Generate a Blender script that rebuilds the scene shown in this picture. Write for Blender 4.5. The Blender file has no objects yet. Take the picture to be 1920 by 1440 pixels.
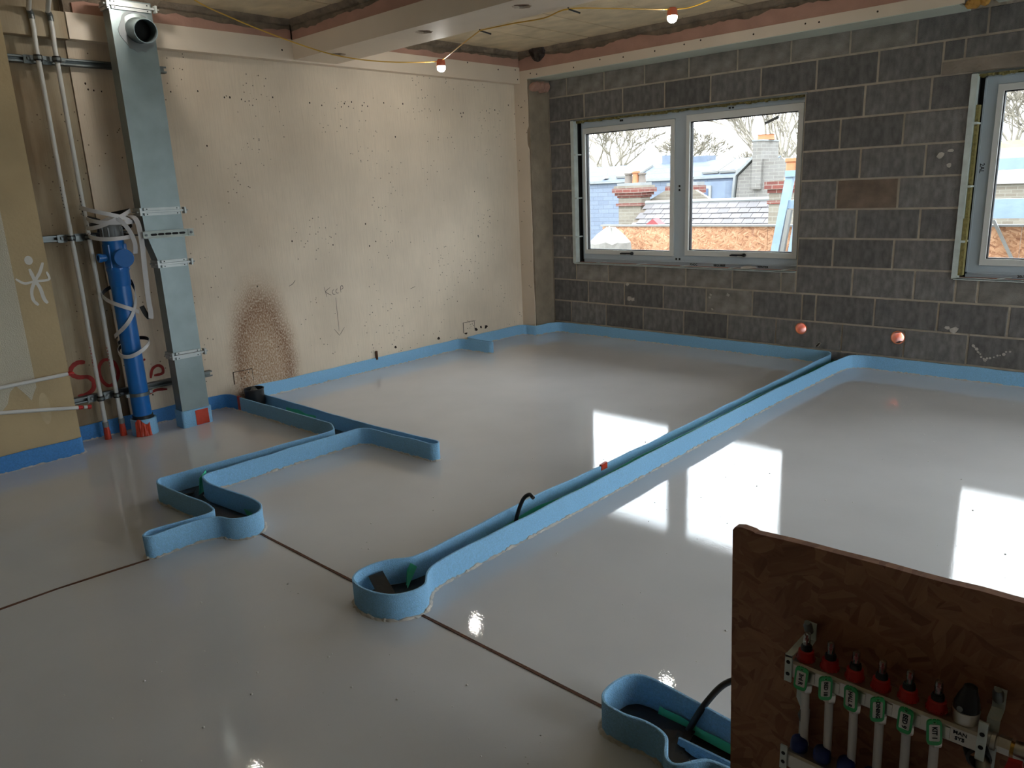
import bpy, bmesh, math, random
from mathutils import Vector, Matrix, noise
from mathutils.geometry import delaunay_2d_cdt
random.seed(7)
S = bpy.context.scene
C = S.collection
PI = math.pi

# ------------------------------------------------------------------ camera
cam_d = bpy.data.cameras.new('camera')
cam_d.sensor_width = 36.0
cam_d.lens = 1418.453 / 1920 * 36.0
cam_d.clip_start = 0.05
cam_d.clip_end = 500
cam = bpy.data.objects.new('camera', cam_d)
C.objects.link(cam)
R_ = Vector((0.7322281, 0.6797458, -0.0422797))
U_ = Vector((-0.1395724, 0.2105309, 0.9675724))
F_ = Vector((-0.6666045, 0.7025826, -0.2490304))
M = Matrix.Identity(4)
for i in range(3):
    M[i][0] = R_[i]; M[i][1] = U_[i]; M[i][2] = -F_[i]
M[0][3], M[1][3], M[2][3] = 5.37652, -6.18061, 1.49579
cam.matrix_world = M
S.camera = cam

# ------------------------------------------------------------------ sky and exposure
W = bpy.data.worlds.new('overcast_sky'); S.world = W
W.use_nodes = True
wn = W.node_tree.nodes; wl = W.node_tree.links
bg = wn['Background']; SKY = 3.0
tc = wn.new('ShaderNodeTexCoord'); nz = wn.new('ShaderNodeTexNoise'); rp = wn.new('ShaderNodeValToRGB')
nz.inputs['Scale'].default_value = 2.2; nz.inputs['Detail'].default_value = 4
rp.color_ramp.elements[0].position = .3; rp.color_ramp.elements[0].color = (.80, .90, 1.0, 1)
rp.color_ramp.elements[1].position = .7; rp.color_ramp.elements[1].color = (.97, .985, 1.0, 1)
wl.new(tc.outputs['Generated'], nz.inputs['Vector']); wl.new(nz.outputs['Fac'], rp.inputs['Fac']); wl.new(rp.outputs['Color'], bg.inputs['Color'])
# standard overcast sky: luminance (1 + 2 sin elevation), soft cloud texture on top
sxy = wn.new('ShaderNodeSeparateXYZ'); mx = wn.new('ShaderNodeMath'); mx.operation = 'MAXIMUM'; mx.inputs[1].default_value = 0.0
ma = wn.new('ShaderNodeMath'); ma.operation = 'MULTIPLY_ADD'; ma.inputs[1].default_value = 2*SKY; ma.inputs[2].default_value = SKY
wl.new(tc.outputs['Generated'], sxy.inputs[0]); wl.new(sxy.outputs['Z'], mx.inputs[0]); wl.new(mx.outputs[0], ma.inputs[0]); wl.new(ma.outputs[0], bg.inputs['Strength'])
S.view_settings.view_transform = 'Standard'
S.view_settings.look = 'None'
S.view_settings.gamma = 1.0
S.view_settings.use_curve_mapping = False
S.view_settings.exposure = 1.0

# ------------------------------------------------------------------ helpers
def lin(c):
    return tuple(((v/255)/12.92 if v/255 <= .04045 else ((v/255+.055)/1.055)**2.4) for v in c)

def nodes_of(name):
    m = bpy.data.materials.new(name); m.use_nodes = True
    nt = m.node_tree
    return m, nt, nt.nodes['Principled BSDF']

def pm(name, col, rough=.6, var=.15, scale=6, bump=0.0, bscale=60, metal=0.0, spec=.5, stretch=(1, 1, 1), col2=None, detail=5, objrand=0.0):
    """procedural material: two tones broken up by noise, fine relief by bump"""
    m, nt, p = nodes_of(name); N = nt.nodes; L = nt.links
    c = lin(col)
    a = tuple(max(0, v*(1-var)) for v in c); b = tuple(min(1, v*(1+var)) for v in c) if col2 is None else lin(col2)
    t = N.new('ShaderNodeTexCoord'); mp = N.new('ShaderNodeMapping'); mp.inputs['Scale'].default_value = stretch
    n = N.new('ShaderNodeTexNoise'); n.inputs['Scale'].default_value = scale; n.inputs['Detail'].default_value = detail
    r = N.new('ShaderNodeValToRGB'); r.color_ramp.elements[0].position = .3; r.color_ramp.elements[1].position = .7
    r.color_ramp.elements[0].color = (*a, 1); r.color_ramp.elements[1].color = (*b, 1)
    L.new(t.outputs['Object'], mp.inputs['Vector']); L.new(mp.outputs['Vector'], n.inputs['Vector']); L.new(n.outputs['Fac'], r.inputs['Fac'])
    out = r.outputs['Color']
    if objrand:
        oi = N.new('ShaderNodeObjectInfo'); mr = N.new('ShaderNodeMapRange')
        mr.inputs['To Min'].default_value = 1-objrand; mr.inputs['To Max'].default_value = 1+objrand
        hs = N.new('ShaderNodeHueSaturation')
        L.new(oi.outputs['Random'], mr.inputs['Value']); L.new(mr.outputs['Result'], hs.inputs['Value']); L.new(out, hs.inputs['Color'])
        out = hs.outputs['Color']
    L.new(out, p.inputs['Base Color'])
    p.inputs['Roughness'].default_value = rough; p.inputs['Metallic'].default_value = metal
    p.inputs['Specular IOR Level'].default_value = spec
    if bump:
        n2 = N.new('ShaderNodeTexNoise'); n2.inputs['Scale'].default_value = bscale; n2.inputs['Detail'].default_value = 4
        bp = N.new('ShaderNodeBump'); bp.inputs['Strength'].default_value = bump; bp.inputs['Distance'].default_value = .01
        L.new(mp.outputs['Vector'], n2.inputs['Vector']); L.new(n2.outputs['Fac'], bp.inputs['Height']); L.new(bp.outputs['Normal'], p.inputs['Normal'])
    return m

class MB:
    """collects shapes for ONE mesh"""
    def __init__(s): s.v = []; s.f = []; s.mi = []; s.cur = 0
    def add(s, vs, fs):
        o = len(s.v); s.v += [tuple(v) for v in vs]
        for f in fs: s.f.append(tuple(o+i for i in f)); s.mi.append(s.cur)
    def box(s, x0, x1, y0, y1, z0, z1):
        s.add([(x0,y0,z0),(x1,y0,z0),(x1,y1,z0),(x0,y1,z0),(x0,y0,z1),(x1,y0,z1),(x1,y1,z1),(x0,y1,z1)],
              [(0,3,2,1),(4,5,6,7),(0,1,5,4),(1,2,6,5),(2,3,7,6),(3,0,4,7)])
    def prism(s, pts, d):
        """closed polygon of 3D points extruded by vector d"""
        n = len(pts); d = Vector(d); P = [Vector(p) for p in pts]
        s.add(P+[p+d for p in P], [tuple(range(n))[::-1], tuple(range(n, 2*n))]+[(i, (i+1) % n, n+(i+1) % n, n+i) for i in range(n)])
    def tube(s, pts, r, n=10, cap=True, closed=False):
        P = [Vector(p) for p in pts]; k = len(P)
        rs = r if isinstance(r, (list, tuple)) else [r]*k
        up = None; rings = []
        for i, p in enumerate(P):
            if closed: t = P[(i+1) % k]-P[i-1]
            else: t = P[min(i+1, k-1)]-P[max(i-1, 0)]
            t = t.normalized() if t.length > 1e-9 else Vector((0,0,1))
            if up is None:
                up = t.orthogonal().normalized()
            else:
                up = up-t*up.dot(t); up = up.normalized() if up.length > 1e-6 else t.orthogonal().normalized()
            b = t.cross(up)
            rings.append([p+(up*math.cos(2*PI*j/n)+b*math.sin(2*PI*j/n))*rs[i] for j in range(n)])
        fs = []
        m = k if closed else k-1
        for i in range(m):
            a = i*n; c = ((i+1) % k)*n
            for j in range(n): fs.append((a+j, a+(j+1) % n, c+(j+1) % n, c+j))
        if cap and not closed:
            fs.append(tuple(range(n))[::-1]); fs.append(tuple(range((k-1)*n, k*n)))
        s.add([v for rg in rings for v in rg], fs)
    def lathe(s, base, axis, prof, n=20, caps=True):
        """profile [(r, h)] turned about axis"""
        base = Vector(base); ax = Vector(axis).normalized(); u = ax.orthogonal().normalized(); w = ax.cross(u)
        vs = []
        for r, h in prof:
            for j in range(n):
                a = 2*PI*j/n; vs.append(base+ax*h+(u*math.cos(a)+w*math.sin(a))*r)
        fs = []
        for i in range(len(prof)-1):
            for j in range(n): fs.append((i*n+j, i*n+(j+1) % n, (i+1)*n+(j+1) % n, (i+1)*n+j))
        if caps:
            fs.append(tuple(range(n))[::-1]); fs.append(tuple(range((len(prof)-1)*n, len(prof)*n)))
        s.add(vs, fs)
    def ribbon(s, pts, wid, thick, wdir=None):
        """flat strap: pts, width along wdir (vector or list), thickness across; material 0 outer, 1 inner"""
        P = [Vector(p) for p in pts]; k = len(P); vs = []
        for i, p in enumerate(P):
            t = (P[min(i+1, k-1)]-P[max(i-1, 0)]).normalized()
            w = Vector(wdir[i] if isinstance(wdir, list) else wdir); w = (w-t*w.dot(t)).normalized()
            n = t.cross(w)
            vs += [p+w*wid/2+n*thick/2, p-w*wid/2+n*thick/2, p-w*wid/2-n*thick/2, p+w*wid/2-n*thick/2]
        o = len(s.v); s.v += [tuple(v) for v in vs]
        for i in range(k-1):
            a = o+4*i; b = a+4
            for q, mi in (((0, 1), 0), ((1, 2), 0), ((2, 3), 1), ((3, 0), 0)):
                s.f.append((a+q[0], b+q[0], b+q[1], a+q[1])); s.mi.append(mi)
        s.f.append((o, o+1, o+2, o+3)); s.mi.append(0); e = o+4*(k-1); s.f.append((e+3, e+2, e+1, e)); s.mi.append(0)
    def slab2d(s, outer, holes, fn, d):
        """polygon with holes (2D) mapped to 3D by fn and thickened by vector d"""
        vs = [Vector(p) for p in outer]; loops = [list(range(len(outer)))]
        for h in holes:
            o = len(vs); vs += [Vector(p) for p in h]; loops.append(list(range(o, o+len(h))))
        ed = [(l[i], l[(i+1) % len(l)]) for l in loops for i in range(len(l))]
        r = delaunay_2d_cdt(vs, ed, [], 1, 1e-6)
        def inside(p, poly):
            c = False; j = len(poly)-1
            for i in range(len(poly)):
                a, b = poly[i], poly[j]
                if (a[1] > p[1]) != (b[1] > p[1]) and p[0] < (b[0]-a[0])*(p[1]-a[1])/(b[1]-a[1])+a[0]: c = not c
                j = i
            return c
        V2 = r[0]; T = []
        for t in r[2]:
            c = sum((V2[i] for i in t), Vector((0, 0)))/len(t)
            if inside(c, outer) and not any(inside(c, h) for h in holes): T.append(t)
        d = Vector(d); A = [Vector(fn(v[0], v[1])) for v in V2]; n = len(A)
        cnt = {}
        for t in T:
            for i in range(len(t)):
                e = (t[i], t[(i+1) % len(t)]); cnt[e] = 1
        fs = [tuple(t)[::-1] for t in T]+[tuple(n+i for i in t) for t in T]
        for (a, b) in cnt:
            if (b, a) not in cnt: fs.append((a, b, n+b, n+a))
        s.add(A+[p+d for p in A], fs)
    def build(s, name, mat, parent=None, smooth=False, fixn=True):
        me = bpy.data.meshes.new(name); me.from_pydata(s.v, [], s.f); me.validate()
        mats = mat if isinstance(mat, list) else [mat]
        for m in mats: me.materials.append(m)
        if len(mats) > 1 and len(me.polygons) == len(s.mi):
            for p, i in zip(me.polygons, s.mi): p.material_index = i
        if fixn:
            b = bmesh.new(); b.from_mesh(me); bmesh.ops.recalc_face_normals(b, faces=b.faces); b.to_mesh(me); b.free()
        if smooth:
            for p in me.polygons: p.use_smooth = True
            me.set_sharp_from_angle(angle=math.radians(40))
        o = bpy.data.objects.new(name, me); C.objects.link(o)
        if parent is not None:
            o.parent = parent; o.matrix_parent_inverse = Matrix.Translation(-parent.location) if parent.type == 'EMPTY' else Matrix.Identity(4)
        return o

def B(name, mat, parent, *boxes, **k):
    m = MB()
    for b in boxes: m.box(*b)
    return m.build(name, mat, parent, **k)

def tag(o, label, cat, group=None):
    o['label'] = label; o['category'] = cat
    if group: o['group'] = group
    return o
def thing(name, loc, label, cat, group=None):
    o = bpy.data.objects.new(name, None); o.empty_display_size = .05; o.location = loc; C.objects.link(o)
    return tag(o, label, cat, group)
def struct(o):
    o['kind'] = 'structure'; return o
def part(o, label):
    o['label'] = label; return o

def fillet(pts, r=.05, seg=5, closed=False):
    P = [Vector(p) for p in pts]; n = len(P); out = []
    for i in range(n):
        if not closed and i in (0, n-1): out.append(P[i]); continue
        a, b, c = P[i-1], P[i], P[(i+1) % n]
        k = min(r, .48*(a-b).length, .48*(c-b).length)
        s = b+(a-b).normalized()*k; e = b+(c-b).normalized()*k
        for j in range(seg+1):
            t = j/seg; out.append(s*(1-t)**2+b*2*t*(1-t)+e*t*t)
    return out
def resample(P, step):
    out = [P[0]]
    for a, b in zip(P, P[1:]):
        L = (b-a).length; k = max(1, int(L/step))
        for j in range(1, k+1): out.append(a.lerp(b, j/k))
    q = [out[0]]
    for p in out[1:]:
        if (p-q[-1]).length > .004: q.append(p)
    return q
def catmull(pts, k=8):
    P = [Vector(p) for p in pts]; out = []
    for i in range(len(P)-1):
        a = P[max(i-1, 0)]; b = P[i]; c = P[i+1]; d = P[min(i+2, len(P)-1)]
        for j in range(k):
            t = j/k
            out.append(.5*((2*b)+(c-a)*t+(2*a-5*b+4*c-d)*t*t+(3*b-a-3*c+d)*t**3))
    out.append(P[-1]); return out
def text_mesh(body, size, mat, parent, name, mtx, extrude=.0002, bold=.0):
    cu = bpy.data.curves.new(name, 'FONT'); cu.body = body; cu.size = size; cu.extrude = extrude; cu.offset = bold
    cu.align_x = 'CENTER'; cu.align_y = 'CENTER'; cu.resolution_u = 2
    t = bpy.data.objects.new(name, cu); C.objects.link(t)
    bpy.context.view_layer.update()
    me = bpy.data.meshes.new_from_object(t.evaluated_get(bpy.context.evaluated_depsgraph_get()))
    bpy.data.objects.remove(t); bpy.data.curves.remove(cu)
    me.transform(mtx); me.materials.clear(); me.materials.append(mat); me.name = name
    o = bpy.data.objects.new(name, me); C.objects.link(o)
    if parent is not None:
        o.parent = parent; o.matrix_parent_inverse = Matrix.Translation(-parent.location) if parent.type == 'EMPTY' else Matrix.Identity(4)
    return o

# ------------------------------------------------------------------ materials
def add_nodes(nt): return nt.nodes, nt.links
def math_node(N, L, op, a, b=None, clamp=False):
    n = N.new('ShaderNodeMath'); n.operation = op; n.use_clamp = clamp
    for i, v in enumerate((a, b)):
        if v is None: continue
        if isinstance(v, (int, float)): n.inputs[i].default_value = v
        else: L.new(v, n.inputs[i])
    return n.outputs[0]

def wallpaper(name, col, stains=True, dirt=.0):
    m, nt, p = nodes_of(name); N, L = add_nodes(nt)
    t = N.new('ShaderNodeTexCoord')
    def nse(scale, stretch=(1, 1, 1), detail=4):
        mp = N.new('ShaderNodeMapping'); mp.inputs['Scale'].default_value = stretch
        n = N.new('ShaderNodeTexNoise'); n.inputs['Scale'].default_value = scale; n.inputs['Detail'].default_value = detail
        L.new(t.outputs['Object'], mp.inputs['Vector']); L.new(mp.outputs['Vector'], n.inputs['Vector']); return n.outputs['Fac']
    def mix(fac, a, b):
        x = N.new('ShaderNodeMix'); x.data_type = 'RGBA'
        if isinstance(fac, float): x.inputs['Factor'].default_value = fac
        else: L.new(fac, x.inputs['Factor'])
        for s, v in (('A', a), ('B', b)):
            k = [i for i in x.inputs if i.name == s and i.type == 'RGBA'][0]
            if isinstance(v, tuple): k.default_value = (*v, 1)
            else: L.new(v, k)
        return [o for o in x.outputs if o.type == 'RGBA'][0]
    def ramp(v, a, b):
        r = N.new('ShaderNodeMapRange'); r.inputs['From Min'].default_value = a; r.inputs['From Max'].default_value = b; L.new(v, r.inputs['Value']); return r.outputs['Result']
    c = lin(col)
    base = mix(ramp(nse(1.6), .35, .65), tuple(v*.90 for v in c), tuple(min(1, v*1.05) for v in c))
    grain = nse(9, (1, 14, .55))
    base = mix(math_node(N, L, 'MULTIPLY', ramp(grain, .45, .7), .22), base, tuple(v*.62 for v in c))
    # fine dark specks in patches
    vo = N.new('ShaderNodeTexVoronoi'); vo.inputs['Scale'].default_value = 26; L.new(t.outputs['Object'], vo.inputs['Vector'])
    sp = math_node(N, L, 'LESS_THAN', vo.outputs['Distance'], .12)
    sp = math_node(N, L, 'MULTIPLY', sp, math_node(N, L, 'GREATER_THAN', nse(1.7), .53))
    base = mix(math_node(N, L, 'MULTIPLY', sp, .8), base, (.03, .022, .015))
    if stains:
        sx = N.new('ShaderNodeSeparateXYZ'); L.new(t.outputs['Object'], sx.inputs[0])
        wob = math_node(N, L, 'MULTIPLY', math_node(N, L, 'SUBTRACT', nse(5), .5), .25)
        def arch(cy, cz, ry, rz):
            a = math_node(N, L, 'DIVIDE', math_node(N, L, 'SUBTRACT', sx.outputs['Y'], cy), ry)
            b = math_node(N, L, 'DIVIDE', math_node(N, L, 'SUBTRACT', sx.outputs['Z'], cz), rz)
            d = math_node(N, L, 'SQRT', math_node(N, L, 'ADD', math_node(N, L, 'MULTIPLY', a, a), math_node(N, L, 'MULTIPLY', b, b)))
            return math_node(N, L, 'ADD', d, wob)
        d = arch(-3.30, .15, .25, .66)
        body = math_node(N, L, 'SUBTRACT', 1.0, ramp(d, .70, 1.35))
        rim = math_node(N, L, 'SUBTRACT', 1.0, math_node(N, L, 'MULTIPLY', math_node(N, L, 'ABSOLUTE', math_node(N, L, 'SUBTRACT', d, .84)), 3.0), clamp=True)
        grainy = ramp(nse(110, (1, 1, .6), 3), .3, .6)
        base = mix(math_node(N, L, 'MULTIPLY', math_node(N, L, 'MULTIPLY', body, .85), grainy), base, lin((150, 108, 72)))
        base = mix(math_node(N, L, 'MULTIPLY', math_node(N, L, 'MULTIPLY', rim, .75), grainy), base, lin((112, 66, 38)))
        # broken tan tone, stronger towards the left end of the wall
        left = ramp(sx.outputs['Y'], -2.4, -4.6)
        base = mix(math_node(N, L, 'MULTIPLY', math_node(N, L, 'MULTIPLY', left, ramp(nse(2.4), .2, .7)), .42), base, lin((160, 124, 84)))
    if dirt:
        base = mix(math_node(N, L, 'MULTIPLY', ramp(nse(1.8, (1, 2.2, .8)), .3, .7), dirt), base, lin((112, 82, 48)))
    L.new(base, p.inputs['Base Color']); p.inputs['Roughness'].default_value = .75; p.inputs['Specular IOR Level'].default_value = .3
    bp = N.new('ShaderNodeBump'); bp.inputs['Strength'].default_value = .28; bp.inputs['Distance'].default_value = .004
    L.new(grain, bp.inputs['Height']); L.new(bp.outputs['Normal'], p.inputs['Normal'])
    return m

def osb(name, a, b, c, rough=.7):
    """pressed strand board: long flakes lying at several angles"""
    m, nt, p = nodes_of(name); N, L = add_nodes(nt)
    t = N.new('ShaderNodeTexCoord'); n0 = N.new('ShaderNodeTexNoise'); n0.inputs['Scale'].default_value = 15; n0.inputs['Detail'].default_value = 1
    L.new(t.outputs['Object'], n0.inputs['Vector'])
    def flakes(rot, sc):
        mr = N.new('ShaderNodeMapping'); mr.inputs['Rotation'].default_value = (0, rot, 0); L.new(t.outputs['Object'], mr.inputs['Vector'])
        ms = N.new('ShaderNodeMapping'); ms.inputs['Scale'].default_value = (.32, .6, 1.5); L.new(mr.outputs['Vector'], ms.inputs['Vector'])
        vo = N.new('ShaderNodeTexVoronoi'); vo.inputs['Scale'].default_value = sc; L.new(ms.outputs['Vector'], vo.inputs['Vector'])
        bw = N.new('ShaderNodeRGBToBW'); L.new(vo.outputs['Color'], bw.inputs[0])
        nf = N.new('ShaderNodeTexNoise'); nf.inputs['Scale'].default_value = 34; nf.inputs['Detail'].default_value = 4
        m2 = N.new('ShaderNodeMapping'); m2.inputs['Scale'].default_value = (.25, 1, 3); L.new(mr.outputs['Vector'], m2.inputs['Vector']); L.new(m2.outputs['Vector'], nf.inputs['Vector'])
        return math_node(N, L, 'ADD', math_node(N, L, 'MULTIPLY', bw.outputs[0], .5), math_node(N, L, 'MULTIPLY', nf.outputs['Fac'], .5))
    def pick(x, y, thr):
        g = math_node(N, L, 'GREATER_THAN', n0.outputs['Fac'], thr); x2 = N.new('ShaderNodeMix'); x2.data_type = 'FLOAT'
        L.new(g, x2.inputs[0]); L.new(x, x2.inputs[2]); L.new(y, x2.inputs[3]); return x2.outputs[0]
    v = pick(pick(flakes(.5, 40), flakes(-.35, 34), .46), flakes(1.25, 38), .57)
    r = N.new('ShaderNodeValToRGB'); e = r.color_ramp.elements
    e[0].position = .25; e[0].color = (*lin(a), 1); e[1].position = .75; e[1].color = (*lin(c), 1); x = e.new(.5); x.color = (*lin(b), 1)
    L.new(v, r.inputs['Fac']); L.new(r.outputs['Color'], p.inputs['Base Color']); p.inputs['Roughness'].default_value = rough
    bp = N.new('ShaderNodeBump'); bp.inputs['Strength'].default_value = .2; bp.inputs['Distance'].default_value = .003
    L.new(v, bp.inputs['Height']); L.new(bp.outputs['Normal'], p.inputs['Normal'])
    return m

def brickmat(name, c1, c2, mort, sx=1.0):
    m, nt, p = nodes_of(name); N, L = add_nodes(nt)
    t = N.new('ShaderNodeTexCoord'); mp = N.new('ShaderNodeMapping'); mp.inputs['Rotation'].default_value = (PI/2, 0, 0)
    sp = N.new('ShaderNodeSeparateXYZ'); cb = N.new('ShaderNodeCombineXYZ')
    L.new(t.outputs['Object'], sp.inputs[0])
    L.new(math_node(N, L, 'ADD', sp.outputs['X'], sp.outputs['Y']), cb.inputs[0]); L.new(sp.outputs['Z'], cb.inputs[1])
    b = N.new('ShaderNodeTexBrick'); b.inputs['Scale'].default_value = 1.0; b.inputs['Brick Width'].default_value = .225*sx; b.inputs['Row Height'].default_value = .075*sx
    b.inputs['Mortar Size'].default_value = .008; b.inputs['Color1'].default_value = (*lin(c1), 1); b.inputs['Color2'].default_value = (*lin(c2), 1); b.inputs['Mortar'].default_value = (*lin(mort), 1)
    L.new(cb.outputs[0], b.inputs['Vector']); L.new(b.outputs['Color'], p.inputs['Base Color']); p.inputs['Roughness'].default_value = .9
    return m

def screed():
    m, nt, p = nodes_of('wet_grey_screed'); N, L = add_nodes(nt)
    t = N.new('ShaderNodeTexCoord')
    def nse(s, st=(1, 1, 1), d=4):
        mp = N.new('ShaderNodeMapping'); mp.inputs['Scale'].default_value = st; n = N.new('ShaderNodeTexNoise'); n.inputs['Scale'].default_value = s; n.inputs['Detail'].default_value = d
        L.new(t.outputs['Object'], mp.inputs['Vector']); L.new(mp.outputs['Vector'], n.inputs['Vector']); return n.outputs['Fac']
    r = N.new('ShaderNodeValToRGB'); r.color_ramp.elements[0].position = .3; r.color_ramp.elements[1].position = .7
    r.color_ramp.elements[0].color = (*lin((196, 195, 196)), 1); r.color_ramp.elements[1].color = (*lin((207, 206, 207)), 1)
    L.new(nse(1.4, (1, 1, 1), 6), r.inputs['Fac']); L.new(r.outputs['Color'], p.inputs['Base Color'])
    p.inputs['Roughness'].default_value = .02; p.inputs['IOR'].default_value = 1.5
    b1 = N.new('ShaderNodeBump'); b1.inputs['Strength'].default_value = .028; b1.inputs['Distance'].default_value = .004; L.new(nse(120, (1, 1, 1), 2), b1.inputs['Height'])
    b2 = N.new('ShaderNodeBump'); b2.inputs['Strength'].default_value = .015; b2.inputs['Distance'].default_value = .02; L.new(nse(3.0, (1, 1, 1), 2), b2.inputs['Height'])
    L.new(b1.outputs['Normal'], b2.inputs['Normal']); L.new(b2.outputs['Normal'], p.inputs['Normal'])
    return m

def glass():
    m = bpy.data.materials.new('window_glass'); m.use_nodes = True; N, L = add_nodes(m.node_tree); N.clear()
    o = N.new('ShaderNodeOutputMaterial'); x = N.new('ShaderNodeMixShader'); tr = N.new('ShaderNodeBsdfTransparent'); g = N.new('ShaderNodeBsdfGlossy')
    g.inputs['Roughness'].default_value = .01; tr.inputs['Color'].default_value = (.95, .97, .97, 1); fr = N.new('ShaderNodeFresnel'); fr.inputs['IOR'].default_value = 1.45
    L.new(fr.outputs[0], x.inputs[0]); L.new(tr.outputs[0], x.inputs[1]); L.new(g.outputs[0], x.inputs[2]); L.new(x.outputs[0], o.inputs['Surface']); return m
def emit(name, col, st):
    m = bpy.data.materials.new(name); m.use_nodes = True; N, L = add_nodes(m.node_tree); p = N['Principled BSDF']
    p.inputs['Base Color'].default_value = (*col, 1); p.inputs['Emission Color'].default_value = (*col, 1); p.inputs['Emission Strength'].default_value = st; return m
def clearplastic():
    m = bpy.data.materials.new('clear_plastic'); m.use_nodes = True; N, L = add_nodes(m.node_tree); N.clear()
    o = N.new('ShaderNodeOutputMaterial'); x = N.new('ShaderNodeMixShader'); tr = N.new('ShaderNodeBsdfTransparent'); g = N.new('ShaderNodeBsdfGlossy')
    tr.inputs['Color'].default_value = (.82, .80, .78, 1); g.inputs['Roughness'].default_value = .06
    lw = N.new('ShaderNodeLayerWeight'); lw.inputs['Blend'].default_value = .35
    L.new(lw.outputs['Facing'], x.inputs[0]); L.new(tr.outputs[0], x.inputs[1]); L.new(g.outputs[0], x.inputs[2]); L.new(x.outputs[0], o.inputs['Surface']); return m

M_SCREED = screed()
M_PAPER = wallpaper('cream_ribbed_wallpaper', (226, 210, 189))
M_PAPER_OLD = wallpaper('dirty_bare_plaster', (178, 164, 140), stains=False, dirt=.75)
M_NIBPAPER = pm('pale_textured_paint', (196, 188, 168), .8, .06, 3, .5, 140)
M_NIB = pm('bare_tan_board', (184, 162, 124), .75, .10, 3, .15, 60)
M_CREAM = pm('cream_painted_casing', (218, 202, 183), .55, .05, 2.5, .08, 40)
M_PALEEDGE = pm('pale_green_white_edge', (200, 205, 192), .5, .05, 4, .05, 40)
M_PINK = pm('pink_plasterboard', (174, 134, 118), .85, .12, 5, .2, 50)
M_ROUGHC = pm('rough_dark_concrete', (122, 108, 92), .9, .35, 9, .9, 45)
M_CONC = pm('grey_brown_concrete', (142, 128, 110), .85, .2, 7, .5, 50)
M_SOFFIT = pm('stained_tan_soffit_board', (208, 190, 158), .85, .16, 5, .4, 60, stretch=(1, 1.6, 1))
M_DARKSLAB = pm('dark_slab_gap', (70, 60, 48), .9, .3, 8, .3)
M_BLOCK = pm('dark_grey_concrete_block', (122, 118, 115), .95, .30, 16, 1.0, 190, stretch=(1.6, 1, .7), objrand=.22, detail=9)
M_BLOCKPALE = pm('bloomed_pale_block', (140, 134, 127), .95, .34, 9, 1.0, 190, objrand=.15, detail=9)
M_BLOCKTAN = pm('brown_stained_block', (128, 110, 96), .95, .25, 9, 1.0, 190, detail=9)
M_MORTAR = pm('grey_brown_mortar', (176, 163, 146), .95, .16, 10, .7, 90)
M_LINTEL = pm('pale_concrete_lintel', (138, 126, 114), .9, .25, 6, .5, 60)
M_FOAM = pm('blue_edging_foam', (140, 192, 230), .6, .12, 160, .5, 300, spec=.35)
M_FOAMSHADE = pm('shaded_blue_edging_foam', (72, 138, 204), .6, .14, 120, .5, 300, spec=.35)  # same blue foam, with the shade put into its colour
M_CRUST = pm('dried_screed_splash', (190, 182, 172), .7, .15, 30, .4, 80)
M_BLACK = pm('black_polythene_membrane', (38, 36, 35), .32, .3, 6, .4, 14)
M_GREEN = pm('teal_green_tape', (78, 200, 158), .35, .12, 8, .1)
M_REDTAPE = pm('orange_red_tape', (196, 62, 36), .38, .12, 12, .4, 30)
M_BROWN = pm('brown_fibre_strip', (92, 56, 36), .85, .25, 20, .5, 80)
M_GALV = pm('galvanised_steel', (130, 140, 140), .46, .10, 7, .05, 30, metal=.85)
M_GALVD = pm('zinc_channel_steel', (118, 123, 123), .45, .10, 12, .08, 40, metal=.8)
M_FLANGE = pm('bright_zinc_flange', (176, 180, 178), .45, .1, 12, .08, 40, metal=.6)
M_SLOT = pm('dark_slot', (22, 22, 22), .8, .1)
M_BLUEP = pm('blue_plastic_pipe', (24, 106, 184), .32, .05, 3)
M_GREYP = pm('grey_plastic', (120, 124, 126), .45, .06, 3)
M_WHITEP = pm('off_white_plastic_pipe', (205, 204, 200), .35, .05, 4)
M_WHITESTRAP = pm('white_strap_face', (205, 202, 202), .5, .04, 4)
M_BLACKSTRAP = pm('black_strap_back', (24, 23, 24), .6, .1, 4)
M_BLACKP = pm('black_plastic', (24, 24, 26), .4, .15, 5)
M_RED = pm('red_plastic', (172, 26, 22), .4, .08, 6)
M_REDPAINT = pm('red_spray_paint', (150, 36, 28), .7, .18, 30)
M_WHITEPAINT = pm('white_spray_paint', (214, 210, 202), .7, .06, 10)
M_PENCIL = pm('pencil_mark', (96, 86, 80), .8, .05)
M_HOLE = pm('dark_hole', (40, 26, 18), .95, .2, 20)
M_FRAME = pm('grey_window_aluminium', (178, 189, 198), .42, .03, 3)
M_SASH = pm('pale_grey_sash', (214, 214, 210), .42, .03, 3)
M_GASKET = pm('black_gasket', (28, 30, 34), .6, .1)
M_GLASS = glass()
M_INSUL = pm('yellow_green_mineral_wool', (140, 128, 78), .95, .3, 40, .9, 90)
M_PINKINS = pm('pink_brown_board', (160, 108, 92), .9, .15, 10, .3)
M_REVEAL = pm('pale_galvanised_reveal', (200, 208, 203), .5, .12, 14, .2, 60)
M_TERRA = pm('terracotta_liner', (222, 134, 90), .4, .14, 14, .4, 60)
M_OSBIN = osb('dark_osb', (124, 83, 60), (146, 101, 74), (164, 119, 88))
M_OSBOUT = osb('weathered_osb', (116, 74, 48), (158, 114, 82), (184, 146, 114))
M_NICKEL = pm('nickel_plated_brass', (190, 184, 174), .28, .04, 8, metal=.9)
M_BRASS = pm('brass', (190, 150, 80), .3, .05, 8, metal=.9)
M_TAG = pm('green_key_tag', (34, 158, 82), .35, .06, 8)
M_TAGPAPER = pm('tag_paper', (206, 204, 196), .8, .03, 8)
M_INK = pm('black_ink', (16, 16, 18), .8, .05)
M_NAVY = pm('navy_blue_plastic', (26, 46, 108), .42, .08, 8)
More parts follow.
